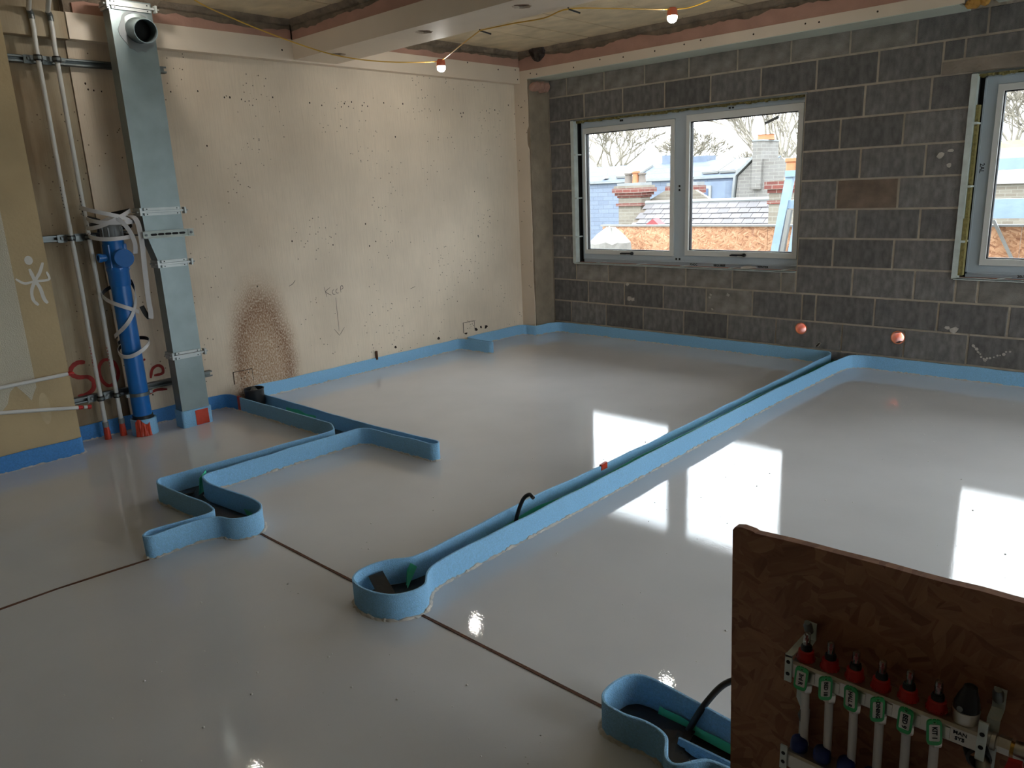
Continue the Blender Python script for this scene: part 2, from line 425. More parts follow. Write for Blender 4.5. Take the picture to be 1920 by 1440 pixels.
M_CLEAR = clearplastic()
M_PEX = pm('milky_plastic_pipe', (204, 198, 192), .4, .04, 8)
M_YCABLE = pm('yellow_cable', (206, 160, 50), .5, .05, 4)
M_HOLDER = pm('salmon_lamp_holder', (216, 116, 88), .5, .05, 4)
M_BULB = emit('lit_bulb', (1.0, .97, .90), 80)
M_PLASTER = pm('plain_plaster_wall', (176, 168, 152), .85, .08, 2)
# outside
M_SLATE = pm('blue_grey_slate', (78, 88, 104), .6, .12, 3, .2, 30, objrand=.12)
M_SLATEP = pm('pale_weathered_slate', (74, 70, 71), .75, .10, 4, .2, 30, objrand=.16)
M_SLATEROOF = brickmat('far_slate_courses', (80, 88, 102), (88, 96, 109), (58, 65, 77), 2.6)
M_SLATEUP = brickmat('upper_slate_courses', (66, 74, 86), (72, 80, 92), (50, 57, 68), 3.2)
M_STOCK = brickmat('pale_stock_brick', (104, 98, 88), (90, 82, 72), (112, 108, 100), 1.3)
M_STOCK2 = brickmat('grey_stock_brick', (100, 97, 94), (90, 86, 82), (112, 109, 104), 1.3)
M_REDBRICK = brickmat('red_brick', (92, 44, 36), (80, 38, 32), (110, 98, 90), 1.2)
M_POT = pm('clay_pot', (140, 88, 56), .8, .12, 6)
M_POTG = pm('grey_clay_pot', (84, 76, 70), .8, .15, 6)
M_LEAD = pm('lead_grey_coping', (104, 106, 106), .6, .1, 5)
M_WRENDER = pm('white_painted_trim', (112, 112, 109), .7, .05, 4)
M_SOLAR = pm('solar_glass', (52, 66, 92), .25, .12, 4)
M_BARK = pm('pale_winter_bark', (122, 115, 104), .9, .2, 4)
M_HEDGE = pm('yellow_green_foliage', (96, 96, 52), .9, .25, 9, .8, 20)
M_SACK = pm('white_woven_sack', (116, 113, 108), .7, .08, 14, .5, 30)
M_BLUEWRAP = pm('pale_blue_film', (126, 146, 166), .3, .08, 7, .3, 20)
M_GROUND = pm('far_ground', (110, 112, 104), .9, .2, .3)
M_REDPANEL = pm('dull_red_gable', (112, 40, 44), .7, .08)

# ================================================================== STRUCTURE
XR, YB = 8.6, -9.0
floor = struct(B('floor', M_SCREED, None, (-.1, XR, YB, 0.0, -.12, 0.0)))
# fibre movement strips set into the screed
def strip(name, pts, w=.012):
    m = MB(); P = [Vector((*p, 0)) for p in pts]
    for a, b in zip(P, P[1:]):
        k = max(1, int((b-a).length/.15)); d = (b-a).normalized(); n = Vector((-d.y, d.x, 0))*w/2
        q = [a.lerp(b, i/k)+Vector((0, 0, .0025+random.uniform(-.0012, .0015))) for i in range(k+1)]
        for u, v in zip(q, q[1:]):
            m.prism([u-n, v-n, v+n, u+n], (0, 0, -.02))
    return m.build(name, M_BROWN, floor)
part(strip('movement_strip', [(2.255, -4.655), (3.10, -4.648)]), 'brown fibre strip set in the screed')
part(strip('movement_strip', [(3.375, -4.636), (4.25, -4.624)]), 'brown fibre strip set in the screed')
part(strip('movement_strip', [(2.125, -5.10), (2.085, -5.45), (2.07, -8.9)]), 'brown fibre strip set in the screed')

# ---- left wall
wl_ = struct(B('wall_left', M_PAPER, None, (-.2, 0, -4.345, 0.0, -.1, 2.80)))
wl2 = struct(B('wall_left_recess', M_PAPER_OLD, None, (-.2, -.012, YB, -4.348, -.1, 2.80)))
m = MB()
ADDED_DOORS = [(-4.3, -2.5), (-2.25, -.3)]
m.slab2d([(YB, -.1), (.2, -.1), (.2, 2.9), (YB, 2.9)], [[(a, .08), (b, .08), (b, 2.42), (a, 2.42)] for a, b in ADDED_DOORS], lambda y, z: (XR, y, z), (.2, 0, 0))
wr = struct(m.build('wall_right', M_PLASTER))
for i, (a, b) in enumerate(ADDED_DOORS):   # unseen glazed doors added to the side wall to let in more daylight
    m = MB(); c = (a+b)/2
    m.slab2d([(a, .08), (b, .08), (b, 2.42), (a, 2.42)], [[(a+.06, .14), (c-.04, .14), (c-.04, 2.36), (a+.06, 2.36)], [(c+.04, .14), (b-.06, .14), (b-.06, 2.36), (c+.04, 2.36)]], lambda y, z: (XR+.08, y, z), (.06, 0, 0))
    w = struct(m.build('window_%d' % (i+4), M_FRAME))
    for p0, p1 in ((a+.06, c-.04), (c+.04, b-.06)): B('pane', M_GLASS, w, (XR+.10, XR+.106, p0, p1, .14, 2.36))
wb = struct(B('wall_rear', M_PLASTER, None, (-.2, XR+.2, YB-.2, YB, -.1, 2.9)))
# nib projecting beside the pipes
nib = struct(B('wall_nib', M_NIB, None, (-.01, .27, -8.9, -4.75, -.1, 2.775)))
m = MB()   # textured paint layer with a torn lower edge
zz = [(-8.8, .40), (-5.30, .36), (-5.16, .34), (-5.10, .40), (-5.075, .47), (-5.04, .50), (-5.0, .44), (-4.975, .395), (-4.955, .44), (-4.937, .47)]
m.slab2d([(y, z) for y, z in zz]+[(-4.937, 2.77), (-8.8, 2.77)], [], lambda y, z: (.270, y, z), (.0022, 0, 0))
part(m.build('torn_paint_layer', M_NIBPAPER, nib), 'pale textured paint torn along its lower edge')
# bulkhead along the left wall, casing, beam
bk = struct(B('trim_1', M_CREAM, None, (0, .08, -4.345, -.30, 2.49, 2.64)))
bk2 = struct(B('trim_2', M_PAPER_OLD, None, (0, .07, -8.9, -4.347, 2.49, 2.64)))
bm_ = MB()
ox = []
for cx in (.44, 1.395, 2.245, 3.15, 4.05, 4.95, 5.85, 6.75):
    ox.append([(cx+.052*math.cos(a*PI/10)*(1+.12*math.sin(a*3+cx)), -2.665+.058*math.sin(a*PI/10)*(1+.1*math.cos(a*2.3+cx))) for a in range(20)])
bm_.slab2d([(.08, -2.81), (XR, -2.81), (XR, -2.43), (.08, -2.43)], ox, lambda x, y: (x, y, 2.50), (0, 0, .014))
bm_.box(.08, XR, -2.81, -2.796, 2.514, 2.635); bm_.box(.08, XR, -2.444, -2.43, 2.514, 2.635)
beam = struct(bm_.build('trim_3', M_CREAM, None))
B('beam_core', M_ROUGHC, beam, (.0, XR, -2.79, -2.45, 2.60, 2.775)); part(B('hole_packing', pm('brown_packing', (150, 118, 96), .9, .2, 12, .5), beam, (.1, XR, -2.78, -2.46, 2.517, 2.56)), 'brown packing seen through the ragged round holes')
# casing above the block wall
cas = struct(B('trim_4', M_CREAM, None, (.0, 3.93, -.30, -.288, 2.527, 2.605)))
B('casing_underside', M_PALEEDGE, cas, (.17, 3.90, -.292, 0, 2.523, 2.534))
B('casing_stub', M_PALEEDGE, cas, (4.06, XR, -.22, 0, 2.545, 2.62))
m = MB()
for i in range(7):
    a = random.uniform(0, 6.28); m.lathe((3.955+.02*i*.7, -.25+.02*math.sin(a), 2.53+.012*math.cos(a)), (random.random(), random.random(), 1), [(.004, -.03), (.026, -.018), (.032, 0), (.024, .02), (.004, .03)], 8)
part(m.build('expanding_foam', pm('amber_expanding_foam', (176, 130, 60), .8, .15, 20, .4), cas, True), 'amber expanding foam at the broken casing end')

def ragged(name, p0, p1, zlo, zhi, amp, nrm, th, mat, parent, seed, step=.035):
    """upright strip with a torn upper edge from p0 to p1 (xy)"""
    rnd = random.Random(seed); a = Vector(p0); b = Vector(p1); L = (b-a).length; k = int(L/step); top = []
    h = 0
    for i in range(k+1):
        h = .82*h+rnd.uniform(-1, 1)*amp*.5
        top.append((L*i/k, zhi+h+amp*.5*noise.noise(Vector((i*.13, seed, 0)))))
    d = (b-a).normalized(); m = MB()
    m.slab2d([(0, zlo), (L, zlo)]+top[::-1], [], lambda s, z: (a.x+d.x*s, a.y+d.y*s, z), (nrm[0]*th, nrm[1]*th, 0))
    return m.build(name, mat, parent)
# pink board with torn edges and rough concrete above it, round both ceiling bays
ceil = struct(B('ceiling', M_DARKSLAB, None, (-.2, XR+.2, YB, .2, 2.80, 3.0)))
B('concrete_upstand', M_ROUGHC, ceil, (0, .055, -4.345, -2.80, 2.64, 2.80), (0, .055, -2.44, 0, 2.64, 2.80))
B('concrete_upstand', M_ROUGHC, ceil, (.05, XR, -.28, .0, 2.60, 2.80))
ragged('pink_board', (.055, -4.30), (.055, -2.81), 2.64, 2.705, .018, (1, 0), .017, M_PINK, bk, 1)
ragged('pink_board', (.055, -2.43), (.055, -.30), 2.64, 2.695, .020, (1, 0), .017, M_PINK, bk, 2)
ragged('pink_board', (.08, -2.79), (XR, -2.79), 2.60, 2.700, .020, (0, -1), .014, M_PINK, beam, 3)
ragged('pink_board', (.08, -2.45), (XR, -2.45), 2.60, 2.690, .020, (0, 1), .014, M_PINK, beam, 4)
ragged('pink_board', (.07, -.28), (XR, -.28), 2.60, 2.700, .020, (0, -1), .016, M_PINK, cas, 5)
for i, (p0, p1, n) in enumerate([((.055, -4.3), (.055, -2.81), (1, 0)), ((.055, -2.43), (.055, -.3), (1, 0)), ((.08, -2.79), (XR, -2.79), (0, -1)), ((.08, -2.45), (XR, -2.45), (0, 1)), ((.07, -.28), (XR, -.28), (0, -1))]):
    # rough render lip hanging below the soffit
    rnd = random.Random(40+i); a = Vector(p0); b = Vector(p1); L = (b-a).length; k = int(L/.03); d = (b-a).normalized(); nn = Vector(n); lo = []; m = MB(); vs = []; fs = []
    for j in range(k+1):
        q = a+d*(L*j/k); e = .035+.016*noise.noise(Vector((j*.21, i*3.1, 0)))+rnd.uniform(-.004, .004); z = 2.752+.007*noise.noise(Vector((j*.33, i, 5)))+rnd.uniform(-.003, .003)
        for (o, h) in ((-.01, 2.79), (-.01, z-.022), (e*.55, z-.012), (e, z+.004), (e+.016, 2.79)): vs.append((q.x+nn.x*o, q.y+nn.y*o, h))
    for j in range(k):
        for s_ in range(4): fs.append((5*j+s_, 5*j+5+s_, 5*j+6+s_, 5*j+1+s_))
    m.add(vs, fs); part(m.build('render_lip', M_ROUGHC, ceil), 'crumbling dark render edge under the soffit')
# soffit boards, each its own piece, seams run towards the block wall
seam = [.06, .65, .955, 1.33, 1.90, 2.45, 3.05, 3.62, 4.25, 4.85, 5.45, 6.05, 6.65, 7.25, 7.85, XR]
for (y0, y1) in ((-2.46, -.27), (-5.0, -2.79), (YB, -5.01)):
    for i, (a, b) in enumerate(zip(seam, seam[1:])):
        g = .006 if i % 2 else .011
        o = B('soffit_board', M_SOFFIT, ceil, (a+g, b-g, y0, y1, 2.775+random.uniform(-.002, .003), 2.80))

# ---- block wall
WINS = [(.50, 2.80, .738, 2.125), (3.98, 6.28, .738, 2.125), (7.05, 8.35, .738, 2.125)]
HOLES = [(2.868, .270, .050), (3.622, .268, .052)]
def circ(cx, cz, r, n=20): return [(cx+r*math.cos(2*PI*i/n), cz+r*math.sin(2*PI*i/n)) for i in range(n)]
m = MB()
m.slab2d([(-.2, -.1), (XR+.2, -.1), (XR+.2, 2.62), (-.2, 2.62)], [[(a, c), (b, c), (b, d), (a, d)] for a, b, c, d in WINS]+[circ(*h) for h in HOLES],
         lambda x, z: (x, .005, z), (0, .19, 0))
wallb = struct(m.build('wall_back', M_MORTAR))
Z0 = .335; CH = .225
def cz(k): return Z0+CH*k
def seq(a, b, s=.4475):
    o = []; x = a
    while x < b-.06: o.append(x); x += s
    return o
rows = []   # (z0, z1, x spans with cut points)
E0 = .19
rows.append((-.02, cz(-1), [E0, .64, 1.09, 1.54, 1.98, 2.43, 2.88, 3.33, 3.78, 4.23]+seq(4.68, XR)+[XR]))
rows.append((cz(-1), cz(0), [E0, .416, .866, 1.309, 1.755, 2.2, 2.648, 3.2, 3.667, 4.093]+seq(4.54, XR)+[XR]))
rows.append((cz(0), cz(1), [E0, .644, 1.089, 1.533, 1.982, 2.426, 2.862, 2.976, 3.433, 3.88, 4.327]+seq(4.775, XR)+[XR]))
blocks = []
def emit_row(z0, z1, xs):
    for a, b in zip(xs, xs[1:]): blocks.append((a, b, z0, z1))
for r in rows: emit_row(*r)
emit_row(cz(1), cz(2), [E0, .495]); emit_row(cz(1), .735, [.495, .898, 1.337, 1.769, 2.232, 2.673, 2.80]); emit_row(cz(1), cz(2), [2.80, 3.25, 3.70, 3.977])
emit_row(cz(1), .735, [3.977, 4.12]+seq(4.57, 6.2)+[6.28]); emit_row(cz(1), cz(2), [6.28, 6.70, 7.05]); emit_row(cz(1), .735, [7.05, 7.45, 7.90, 8.35]); emit_row(cz(1), cz(2), [8.35, XR])
for k in range(2, 8):
    odd = k % 2
    emit_row(cz(k), cz(k+1), [E0, .50]); emit_row(cz(k), cz(k+1), [2.80, 3.25, 3.70, 3.98] if odd else [2.80, 3.087, 3.537, 3.98])
    emit_row(cz(k), cz(k+1), [6.28, 6.72, 7.05] if odd else [6.28, 6.50, 7.05]); emit_row(cz(k), cz(k+1), [8.35, XR])
emit_row(cz(8), cz(9), [E0, .63, 1.08, 1.53, 1.98, 2.43, 2.88, 3.33, 3.756]); emit_row(2.225, cz(9), [3.756, 3.888, 4.335, 4.785, 5.235, 5.685, 6.135, 6.45]); emit_row(cz(8), cz(9), [6.45, 6.9, 7.35, 7.8, 8.25, XR])
emit_row(cz(9), 2.535, [E0, .418, .87, 1.32, 1.77, 2.22, 2.67, 3.12, 3.573, 4.011]+seq(4.46, XR)+[XR])
cache = {}
J = .0075
for (a, b, z0, z1) in blocks:
    hit = [h for h in HOLES if a-.06 < h[0] < b+.06 and z0 < h[1] < z1]
    w = round(b-a-2*J, 3); h = round(z1-z0-2*J, 3)
    if w < .03: continue
    key = (w, h) if not hit else (a, z0)
    if key not in cache:
        mb = MB(); c = .004
        if hit:
            x0, x1, y0, y1 = 0, w, 0, h; polys = [(0, 0), (w, 0), (w, h), (0, h)]; hl = []
            for q in hit:
                cc = circ(q[0]-a-J, q[1]-z0-J, q[2])
                if all(.004 < p[0] < w-.004 and .004 < p[1] < h-.004 for p in cc): hl.append(cc)
                else:
                    # hole cuts the block edge: clip the outline round it
                    e = w if q[0]-a-J > w/2 else 0
                    ins = [p for p in cc if 0 <= p[0] <= w]
                    s = math.sqrt(max(0, q[2]**2-(e-(q[0]-a-J))**2)); cyy = q[1]-z0-J
                    ins = [(e, cyy-s)]+sorted([p for p in ins if abs(p[0]-e) > .002], key=lambda p: p[1])+[(e, cyy+s)]
                    polys = [(0, 0), (w, 0)]+(ins if e == w else [])+[(w, h), (0, h)]+(ins[::-1] if e == 0 else [])
            mb.slab2d(polys, hl, lambda x, z: (x, 0, z), (0, .09, 0))
        else:
            V = [(0, c, 0), (w, c, 0), (w, c, h), (0, c, h), (c, 0, c), (w-c, 0, c), (w-c, 0, h-c), (c, 0, h-c), (0, .09, 0), (w, .09, 0), (w, .09, h), (0, .09, h)]
            mb.add(V, [(4, 5, 6, 7), (0, 1, 5, 4), (1, 2, 6, 5), (2, 3, 7, 6), (3, 0, 4, 7), (0, 8, 9, 1), (1, 9, 10, 2), (2, 10, 11, 3), (3, 11, 8, 0), (8, 11, 10, 9)])
        o = mb.build('block', M_BLOCK, wallb); cache[key] = o.data
    else:
        o = bpy.data.objects.new('block', cache[key]); C.objects.link(o); o.parent = wallb
    o.location = (a+J, random.uniform(-.0025, .0015), z0+J)
    alt = M_BLOCKTAN if (abs(z0-cz(4)) < .01 and abs(a-3.087) < .01) else M_BLOCKPALE if (z0 > cz(9)-.01 and a < 3.3) or (z1 < .74 and z0 > .5) or (abs(z0-cz(0)) < .01 and abs(a-1.982) < .01) else None
    if alt:
        o.material_slots[0].link = 'OBJECT'; o.material_slots[0].material = alt
B('lintel', M_LINTEL, wallb, (3.757, 6.45, -.004, .1, 2.137, 2.219))
# pale mortar dabs and smears left on the blocks
m = MB(); rnd = random.Random(5)
for (x, z, r) in ((1.13, .545, .022), (1.15, .415, .035), (1.19, .405, .03), (2.03, .50, .018), (2.02, .475, .014), (2.2, .51, .02), (2.05, .37, .014), (3.86, 1.63, .02), (3.80, 1.60, .03), (3.86, 1.53, .02), (4.0, .36, .035), (3.95, .375, .025), (.36, .99, .016)):
    k = 9; m.prism([(x+r*rnd.uniform(.5, 1.1)*math.cos(2*PI*i/k), -.001, z+r*.8*rnd.uniform(.5, 1.1)*math.sin(2*PI*i/k)) for i in range(k)], (0, -.004, 0))
for (x0, z0, x1, z1) in ((4.13, .26, 4.21, .16), (4.21, .16, 4.36, .24), (3.0, .13, 3.03, .16)):
    for i in range(9):
        t = i/8; r = rnd.uniform(.005, .012); x = x0+(x1-x0)*t+rnd.uniform(-.006, .006); z = z0+(z1-z0)*t+rnd.uniform(-.006, .006)
        m.prism([(x+r*math.cos(2*PI*j/6), -.001, z+r*math.sin(2*PI*j/6)) for j in range(6)], (0, -.004, 0))
part(m.build('mortar_dab', M_CRUST, wallb), 'pale mortar dabs smeared on the blocks')
# lined core holes
for i, (x, z, r) in enumerate(HOLES):
    m = MB(); n = 24
    m.lathe((x, -.006, z), (0, 1, 0), [(r-.001, 0), (r-.001, .24), (r-.007, .24), (r-.007, 0), (r-.001, 0)], n, caps=False)
    o = m.build('hole_liner', M_TERRA, None, True)
    tag(o, ['terracotta lined round hole low in the block wall, nearest the foam channel', 'terracotta lined round hole low in the block wall, under the window pier to the right'][i], 'hole liner', 'lined holes through the block wall')
    m = MB(); m.lathe((x, .16, z), (0, 1, 0), [(r-.009, 0), (r-.009, .02)], n)
# corner column
col = struct(B('wall_column', M_CONC, None, (0, .185, -.29, 0, -.1, 2.53)))
rnd = random.Random(11); edge = []
for i in range(60):
    z = -.05+2.58*i/59; edge.append((.168+.010*noise.noise(Vector((z*2.2, 1, 0)))+.004*noise.noise(Vector((z*17, 4, 0)))-(.02 if 1.9 < z < 2.07 else 0), z))
m = MB(); m.slab2d([(0, -.05)]+edge+[(0, 2.53)], [], lambda x, z: (x, -.30, z), (0, .012, 0)); part(m.build('plaster_face', M_CREAM, col), 'cream plaster face with a broken edge')
m = MB()
for i in range(9):
    m.lathe((.20+.012*rnd.uniform(-1, 1), -.25+.026*i, 2.455+.01*rnd.uniform(-1, 1)), (rnd.random(), rnd.random(), 1), [(.004, -.05), (.03, -.03), (.036, 0), (.028, .03), (.005, .05)], 7)
part(m.build('broken_brick', M_PINK, col), 'broken pink brick under the casing')

# ---- windows
def window(n, ox0, ox1, frame, sashes, mull):
    """frame (x0,x1,z0,z1); sashes [(sash rect, pane rect)]"""
    x0, x1, z0, z1 = frame; y0, y1 = .085, .15
    m = MB()
    holes = [[(s[0], s[2]), (s[1], s[2]), (s[1], s[3]), (s[0], s[3])] for s, p in sashes]
    m.slab2d([(x0, z0), (x1, z0), (x1, z1), (x0, z1)], holes, lambda x, z: (x, y0, z), (0, y1-y0, 0))
    w = struct(m.build('window_%d' % n, M_FRAME))
    m = MB(); e = .004   # fine raised edge bead round the frame
    for a, b, c, d in ((x0, x1, z0, z0+.012), (x0, x1, z1-.012, z1), (x0, x0+.012, z0, z1), (x1-.012, x1, z0, z1)): m.box(a, b, y0-.006, y0, c, d)
    m.build('frame_bead', M_FRAME, w)
    for s, p in sashes:
        m = MB(); m.slab2d([(s[0]+.003, s[2]+.003), (s[1]-.003, s[2]+.003), (s[1]-.003, s[3]-.003), (s[0]+.003, s[3]-.003)], [[(p[0], p[2]), (p[1], p[2]), (p[1], p[3]), (p[0], p[3])]], lambda x, z: (x, y0-.012, z), (0, .07, 0))
        so = m.build('sash', M_SASH, w)
        m = MB(); g = .007
        m.slab2d([(p[0], p[2]), (p[1], p[2]), (p[1], p[3]), (p[0], p[3])], [[(p[0]+g, p[2]+g), (p[1]-g, p[2]+g), (p[1]-g, p[3]-g), (p[0]+g, p[3]-g)]], lambda x, z: (x, y0+.012, z), (0, .035, 0))
        m.build('gasket', M_GASKET, so)
        part(B('pane', M_GLASS, so, (p[0]+g, p[1]-g, y0+.028, y0+.034, p[2]+g, p[3]-g)), 'clear glass pane')
        cx = (p[0]+p[1])/2+.04; zb = (s[2]+p[2])/2
        m = MB(); m.lathe((cx+.03, y0-.012, zb-.004), (0, -1, 0), [(.016, 0), (.016, .014), (.012, .02)], 12); m.box(cx-.085, cx+.04, y0-.036, y0-.024, zb-.010, zb+.004); m.box(cx-.095, cx-.03, y0-.044, y0-.03, zb-.012, zb)
        part(m.build('handle', M_BLACKP, so), 'black lever handle')
    B('sill_extension', M_FRAME, w, (x0, x1, y0+.004, y1, z0-.028, z0))
    # opening lining, sill board, wool packing
    part(B('reveal_lining', M_REVEAL, w, (ox0-.004, ox0+.003, -.006, .055, .735, 2.12), (ox0-.035, ox0+.003, -.009, -.004, .735, 2.12)), 'pale galvanised lining on the opening edge')
    part(B('gap_shadow_board', M_SLOT, w, (ox0-.002, ox0+.002, .055, .19, .735, 2.12)), 'black board painting the shaded gap beside the frame')  # shade of the open gap put in as a black board
    part(B('sill_strip', M_REVEAL, w, (ox0-.02, ox1-.005, -.012, -.002, .728, .744), (ox0-.02, ox1-.005, -.012, .03, .735, .741)), 'white metal strip along the sill')
    part(B('sill_board', M_PINKINS, w, (ox0, ox1, .03, .085, .728, .741)), 'pink brown board behind the sill strip')
    for i in range(5):
        x = ox0+.25+i*.48
        if x < ox1-.05: mt = MB(); mt.prism([(x, .0, .745), (x+.02, .0, .745), (x+.075, .08, .7475), (x+.055, .08, .7475)], (0, 0, .003)); mt.build('fixing_strap', M_REVEAL, w)
    for z in (1.0, 1.38, 1.8): mt = MB(); mt.box(ox0-.012, ox0+.03, -.012, -.009, z-.008, z+.008); mt.box(ox0+.003, ox0+.03, -.010, .08, z-.006, z+.006); mt.build('fixing_strap', M_REVEAL, w)
    mw = MB(); rr = random.Random(n)
    L = int((ox1-ox0)/.02); vs = []; fs = []
    for i in range(L+1):
        x = ox0+(ox1-ox0)*i/L; zt = 2.123; zl = 2.105+rr.uniform(-.012, .006)
        vs += [(x, .03+rr.uniform(-.012, .01), zt), (x, .035+rr.uniform(-.012, .01), zl), (x, .085, zl+.002), (x, .085, zt)]
    for i in range(L):
        for q in range(3): fs.append((4*i+q, 4*i+4+q, 4*i+5+q, 4*i+1+q))
    mw.add(vs, fs); part(mw.build('wool_packing', M_INSUL, w), 'yellow green wool packed above the frame')
    B('head_packing', M_INSUL, w, (ox0, ox1, .09, .15, 2.10, 2.127))
    B('side_packing', M_SLOT, w, (ox0-.002, x0+.004, .10, .15, .735, 2.127)); B('side_packing', M_SLOT, w, (x1-.004, ox1+.002, .10, .15, .735, 2.127))
    part(B('lintel_edge', M_GALVD, w, (ox0-.03, ox1+.02, -.006, .03, 2.118, 2.130)), 'thin steel lintel edge')
    return w
w1 = window(1, .50, 2.80, (.535, 2.785, .768, 2.105), [((.55, 1.595, .822, 2.048), (.580, 1.552, .866, 1.995)), ((1.71, 2.768, .832, 2.068), (1.746, 2.722, .882, 2.008))], None)
w2 = window(2, 3.98, 6.28, (4.012, 6.265, .768, 2.105), [((4.092, 5.08, .826, 2.045), (4.130, 5.04, .874, 2.0)), ((5.19, 6.24, .826, 2.05), (5.23, 6.20, .874, 2.0))], None)
w3 = window(3, 7.05, 8.35, (7.08, 8.33, .768, 2.105), [((7.13, 8.28, .826, 2.05), (7.17, 8.24, .874, 2.0))], None)  # unseen third window, added to let in daylight
# wool slabs stuffed beside the second window
m = MB(); m.box(3.986, 4.006, .02, .07, 1.16, 1.92); m.box(3.984, 4.012, -.004, .05, .76, 1.16); part(m.build('wool_slab', M_INSUL, w2), 'green yellow wool stuffed beside the frame')
# dark fixing marks and marker scribbles on the first frame
m = MB()
for x, z in ((1.0, 2.083), (1.02, 2.083), (2.12, 2.088), (2.15, 2.088), (1.645, 1.46), (1.645, 1.425), (.548, 1.46), (.548, 1.42), (1.62, .80), (1.655, .80)):
    m.box(x-.009, x+.009, .083, .086, z-.009, z+.009)
m.build('fixing_hole', M_SLOT, w1)
FX = Matrix.Rotation(PI/2, 4, 'X')
for x, s in ((1.80, 'KNOC'), (2.06, 'REQUIRES'), (2.47, 'WINTER')):
    text_mesh(s, .026, M_INK, w1, 'marker_writing', Matrix.Translation((x, .0875, .754)) @ FX, bold=.0006)
text_mesh('2AL', .04, M_INK, w2, 'marker_writing', Matrix.Translation((4.045, .0845, 1.50)) @ Matrix.Rotation(PI/2, 4, 'X') @ Matrix.Rotation(-PI/2, 4, 'Z'), bold=.0006)
text_mesh('20-WIN', .028, M_INK, w2, 'marker_writing', Matrix.Translation((4.38, .0875, .756)) @ FX, bold=.0006)
# grey sticker strip on the right pane of window one
m = MB(); m.prism([(2.43, .108, 1.925), (2.55, .108, 1.967), (2.545, .108, 1.99), (2.425, .108, 1.945)], (0, .002, 0)); part(m.build('tape_strip', M_GREYP, w1), 'slanted grey tape strip on the glass')
m = MB(); m.prism([(2.31, .0, .744), (2.38, .01, .746), (2.44, .03, .750), (2.42, .05, .757), (2.36, .04, .762), (2.30, .02, .752)], (0, 0, .006))
tag(m.build('plaster_scrap', M_CRUST), 'small pale scrap lying on the sill strip of the middle window', 'scrap')

# ================================================================== FOAM CHANNELS
FH = .105
def foam(name, pts, label, mat=M_FOAM, th=.010, r=.05, h=FH, seed=0, crust=0, mats=None):
    P = [Vector((p.x, p.y, 0)) for p in resample([Vector((q[0], q[1], 0)) for q in fillet([(*p, 0) for p in pts], r)], .05)]
    n = len(P); vs = []; fs = []; s_ = 0; side = []
    for i, p in enumerate(P):
        t = (P[min(i+1, n-1)]-P[max(i-1, 0)]).normalized(); nn = Vector((-t.y, t.x, 0)); side.append(nn)
        if i: s_ += (P[i]-P[i-1]).length
        wv = .003*noise.noise(Vector((s_*3.1, seed, 0))); hv = h+.005*noise.noise(Vector((s_*4.7, seed, 9)))
        lean = .004*noise.noise(Vector((s_*2.3, seed, 4)))
        for (o, z) in ((-th/2, 0), (-th/2, hv-.002), (-th/2+.002, hv), (th/2-.002, hv), (th/2, hv-.002), (th/2, 0)):
            vs.append(p+nn*(o+wv+lean*z/h)+Vector((0, 0, z)))
    for i in range(n-1):
        for k in range(5): fs.append((6*i+k, 6*i+6+k, 6*i+7+k, 6*i+1+k))
    fs.append((0, 1, 2, 3, 4, 5)); e = 6*(n-1); fs.append((e+5, e+4, e+3, e+2, e+1, e))
    m = MB(); m.add(vs, fs); o = m.build(name, mat, None, True); tag(o, label, 'foam strip', 'blue edging foam strips')
    if crust:
        rnd = random.Random(seed); Q = resample(P, .012)
        for cr in ((crust,) if abs(crust) == 1 else (1, -1)):
            vs = []; fs = []; k = len(Q)
            for i, p in enumerate(Q):
                t = (Q[min(i+1, k-1)]-Q[max(i-1, 0)]).normalized(); sd = Vector((-t.y, t.x, 0))*cr
                hh = max(.0012, .0055+.009*noise.noise(Vector((i*.17, seed, 2)))+rnd.uniform(-.004, .005)); ww = .007+rnd.uniform(0, .008)
                q = p+sd*(th/2-.001)
                vs += [q+Vector((0, 0, hh)), q+sd*.006+Vector((0, 0, hh*.9)), q+sd*ww+Vector((0, 0, .0004))]
            for i in range(k-1): fs += [(3*i, 3*i+3, 3*i+4, 3*i+1), (3*i+1, 3*i+4, 3*i+5, 3*i+2)]
            m = MB(); m.add(vs, fs); part(m.build('screed_crust', M_CRUST, o), 'grey screed splashed along the foot')
    return o
f_rear = foam('foam_strip', [(.008, -4.74), (.018, -4.40), (.018, -3.76), (.045, -3.685), (.10, -3.662), (.205, -3.661)], 'blue foam edging strip, coloured for shade, along the wall behind the pipes and duct', M_FOAMSHADE, r=.06, seed=1, crust=-1)
TB = [(.205, -3.661), (1.36, -3.632), (1.497, -3.70), (1.465, -4.30), (1.432, -4.76), (1.50, -4.792), (1.97, -4.752), (2.098, -4.765), (2.092, -4.86), (2.055, -5.06), (2.09, -5.098), (2.128, -5.085), (2.130, -4.88), (2.165, -4.785), (2.235, -4.772), (2.285, -4.715), (2.275, -4.64), (2.20, -4.588), (2.12, -4.580), (1.72, -4.622), (1.60, -4.60), (1.580, -4.53), (1.577, -4.0), (1.597, -3.585), (1.66, -3.552), (2.20, -3.522), (2.222, -3.49), (2.19, -3.462), (1.54, -3.507), (.42, -3.507), (.03, -3.500), (.008, -3.46)]
f_tb = foam('foam_strip', TB, 'light blue foam strip zigzagging out from the black tub to the open end', r=.045, seed=2, crust=-1)
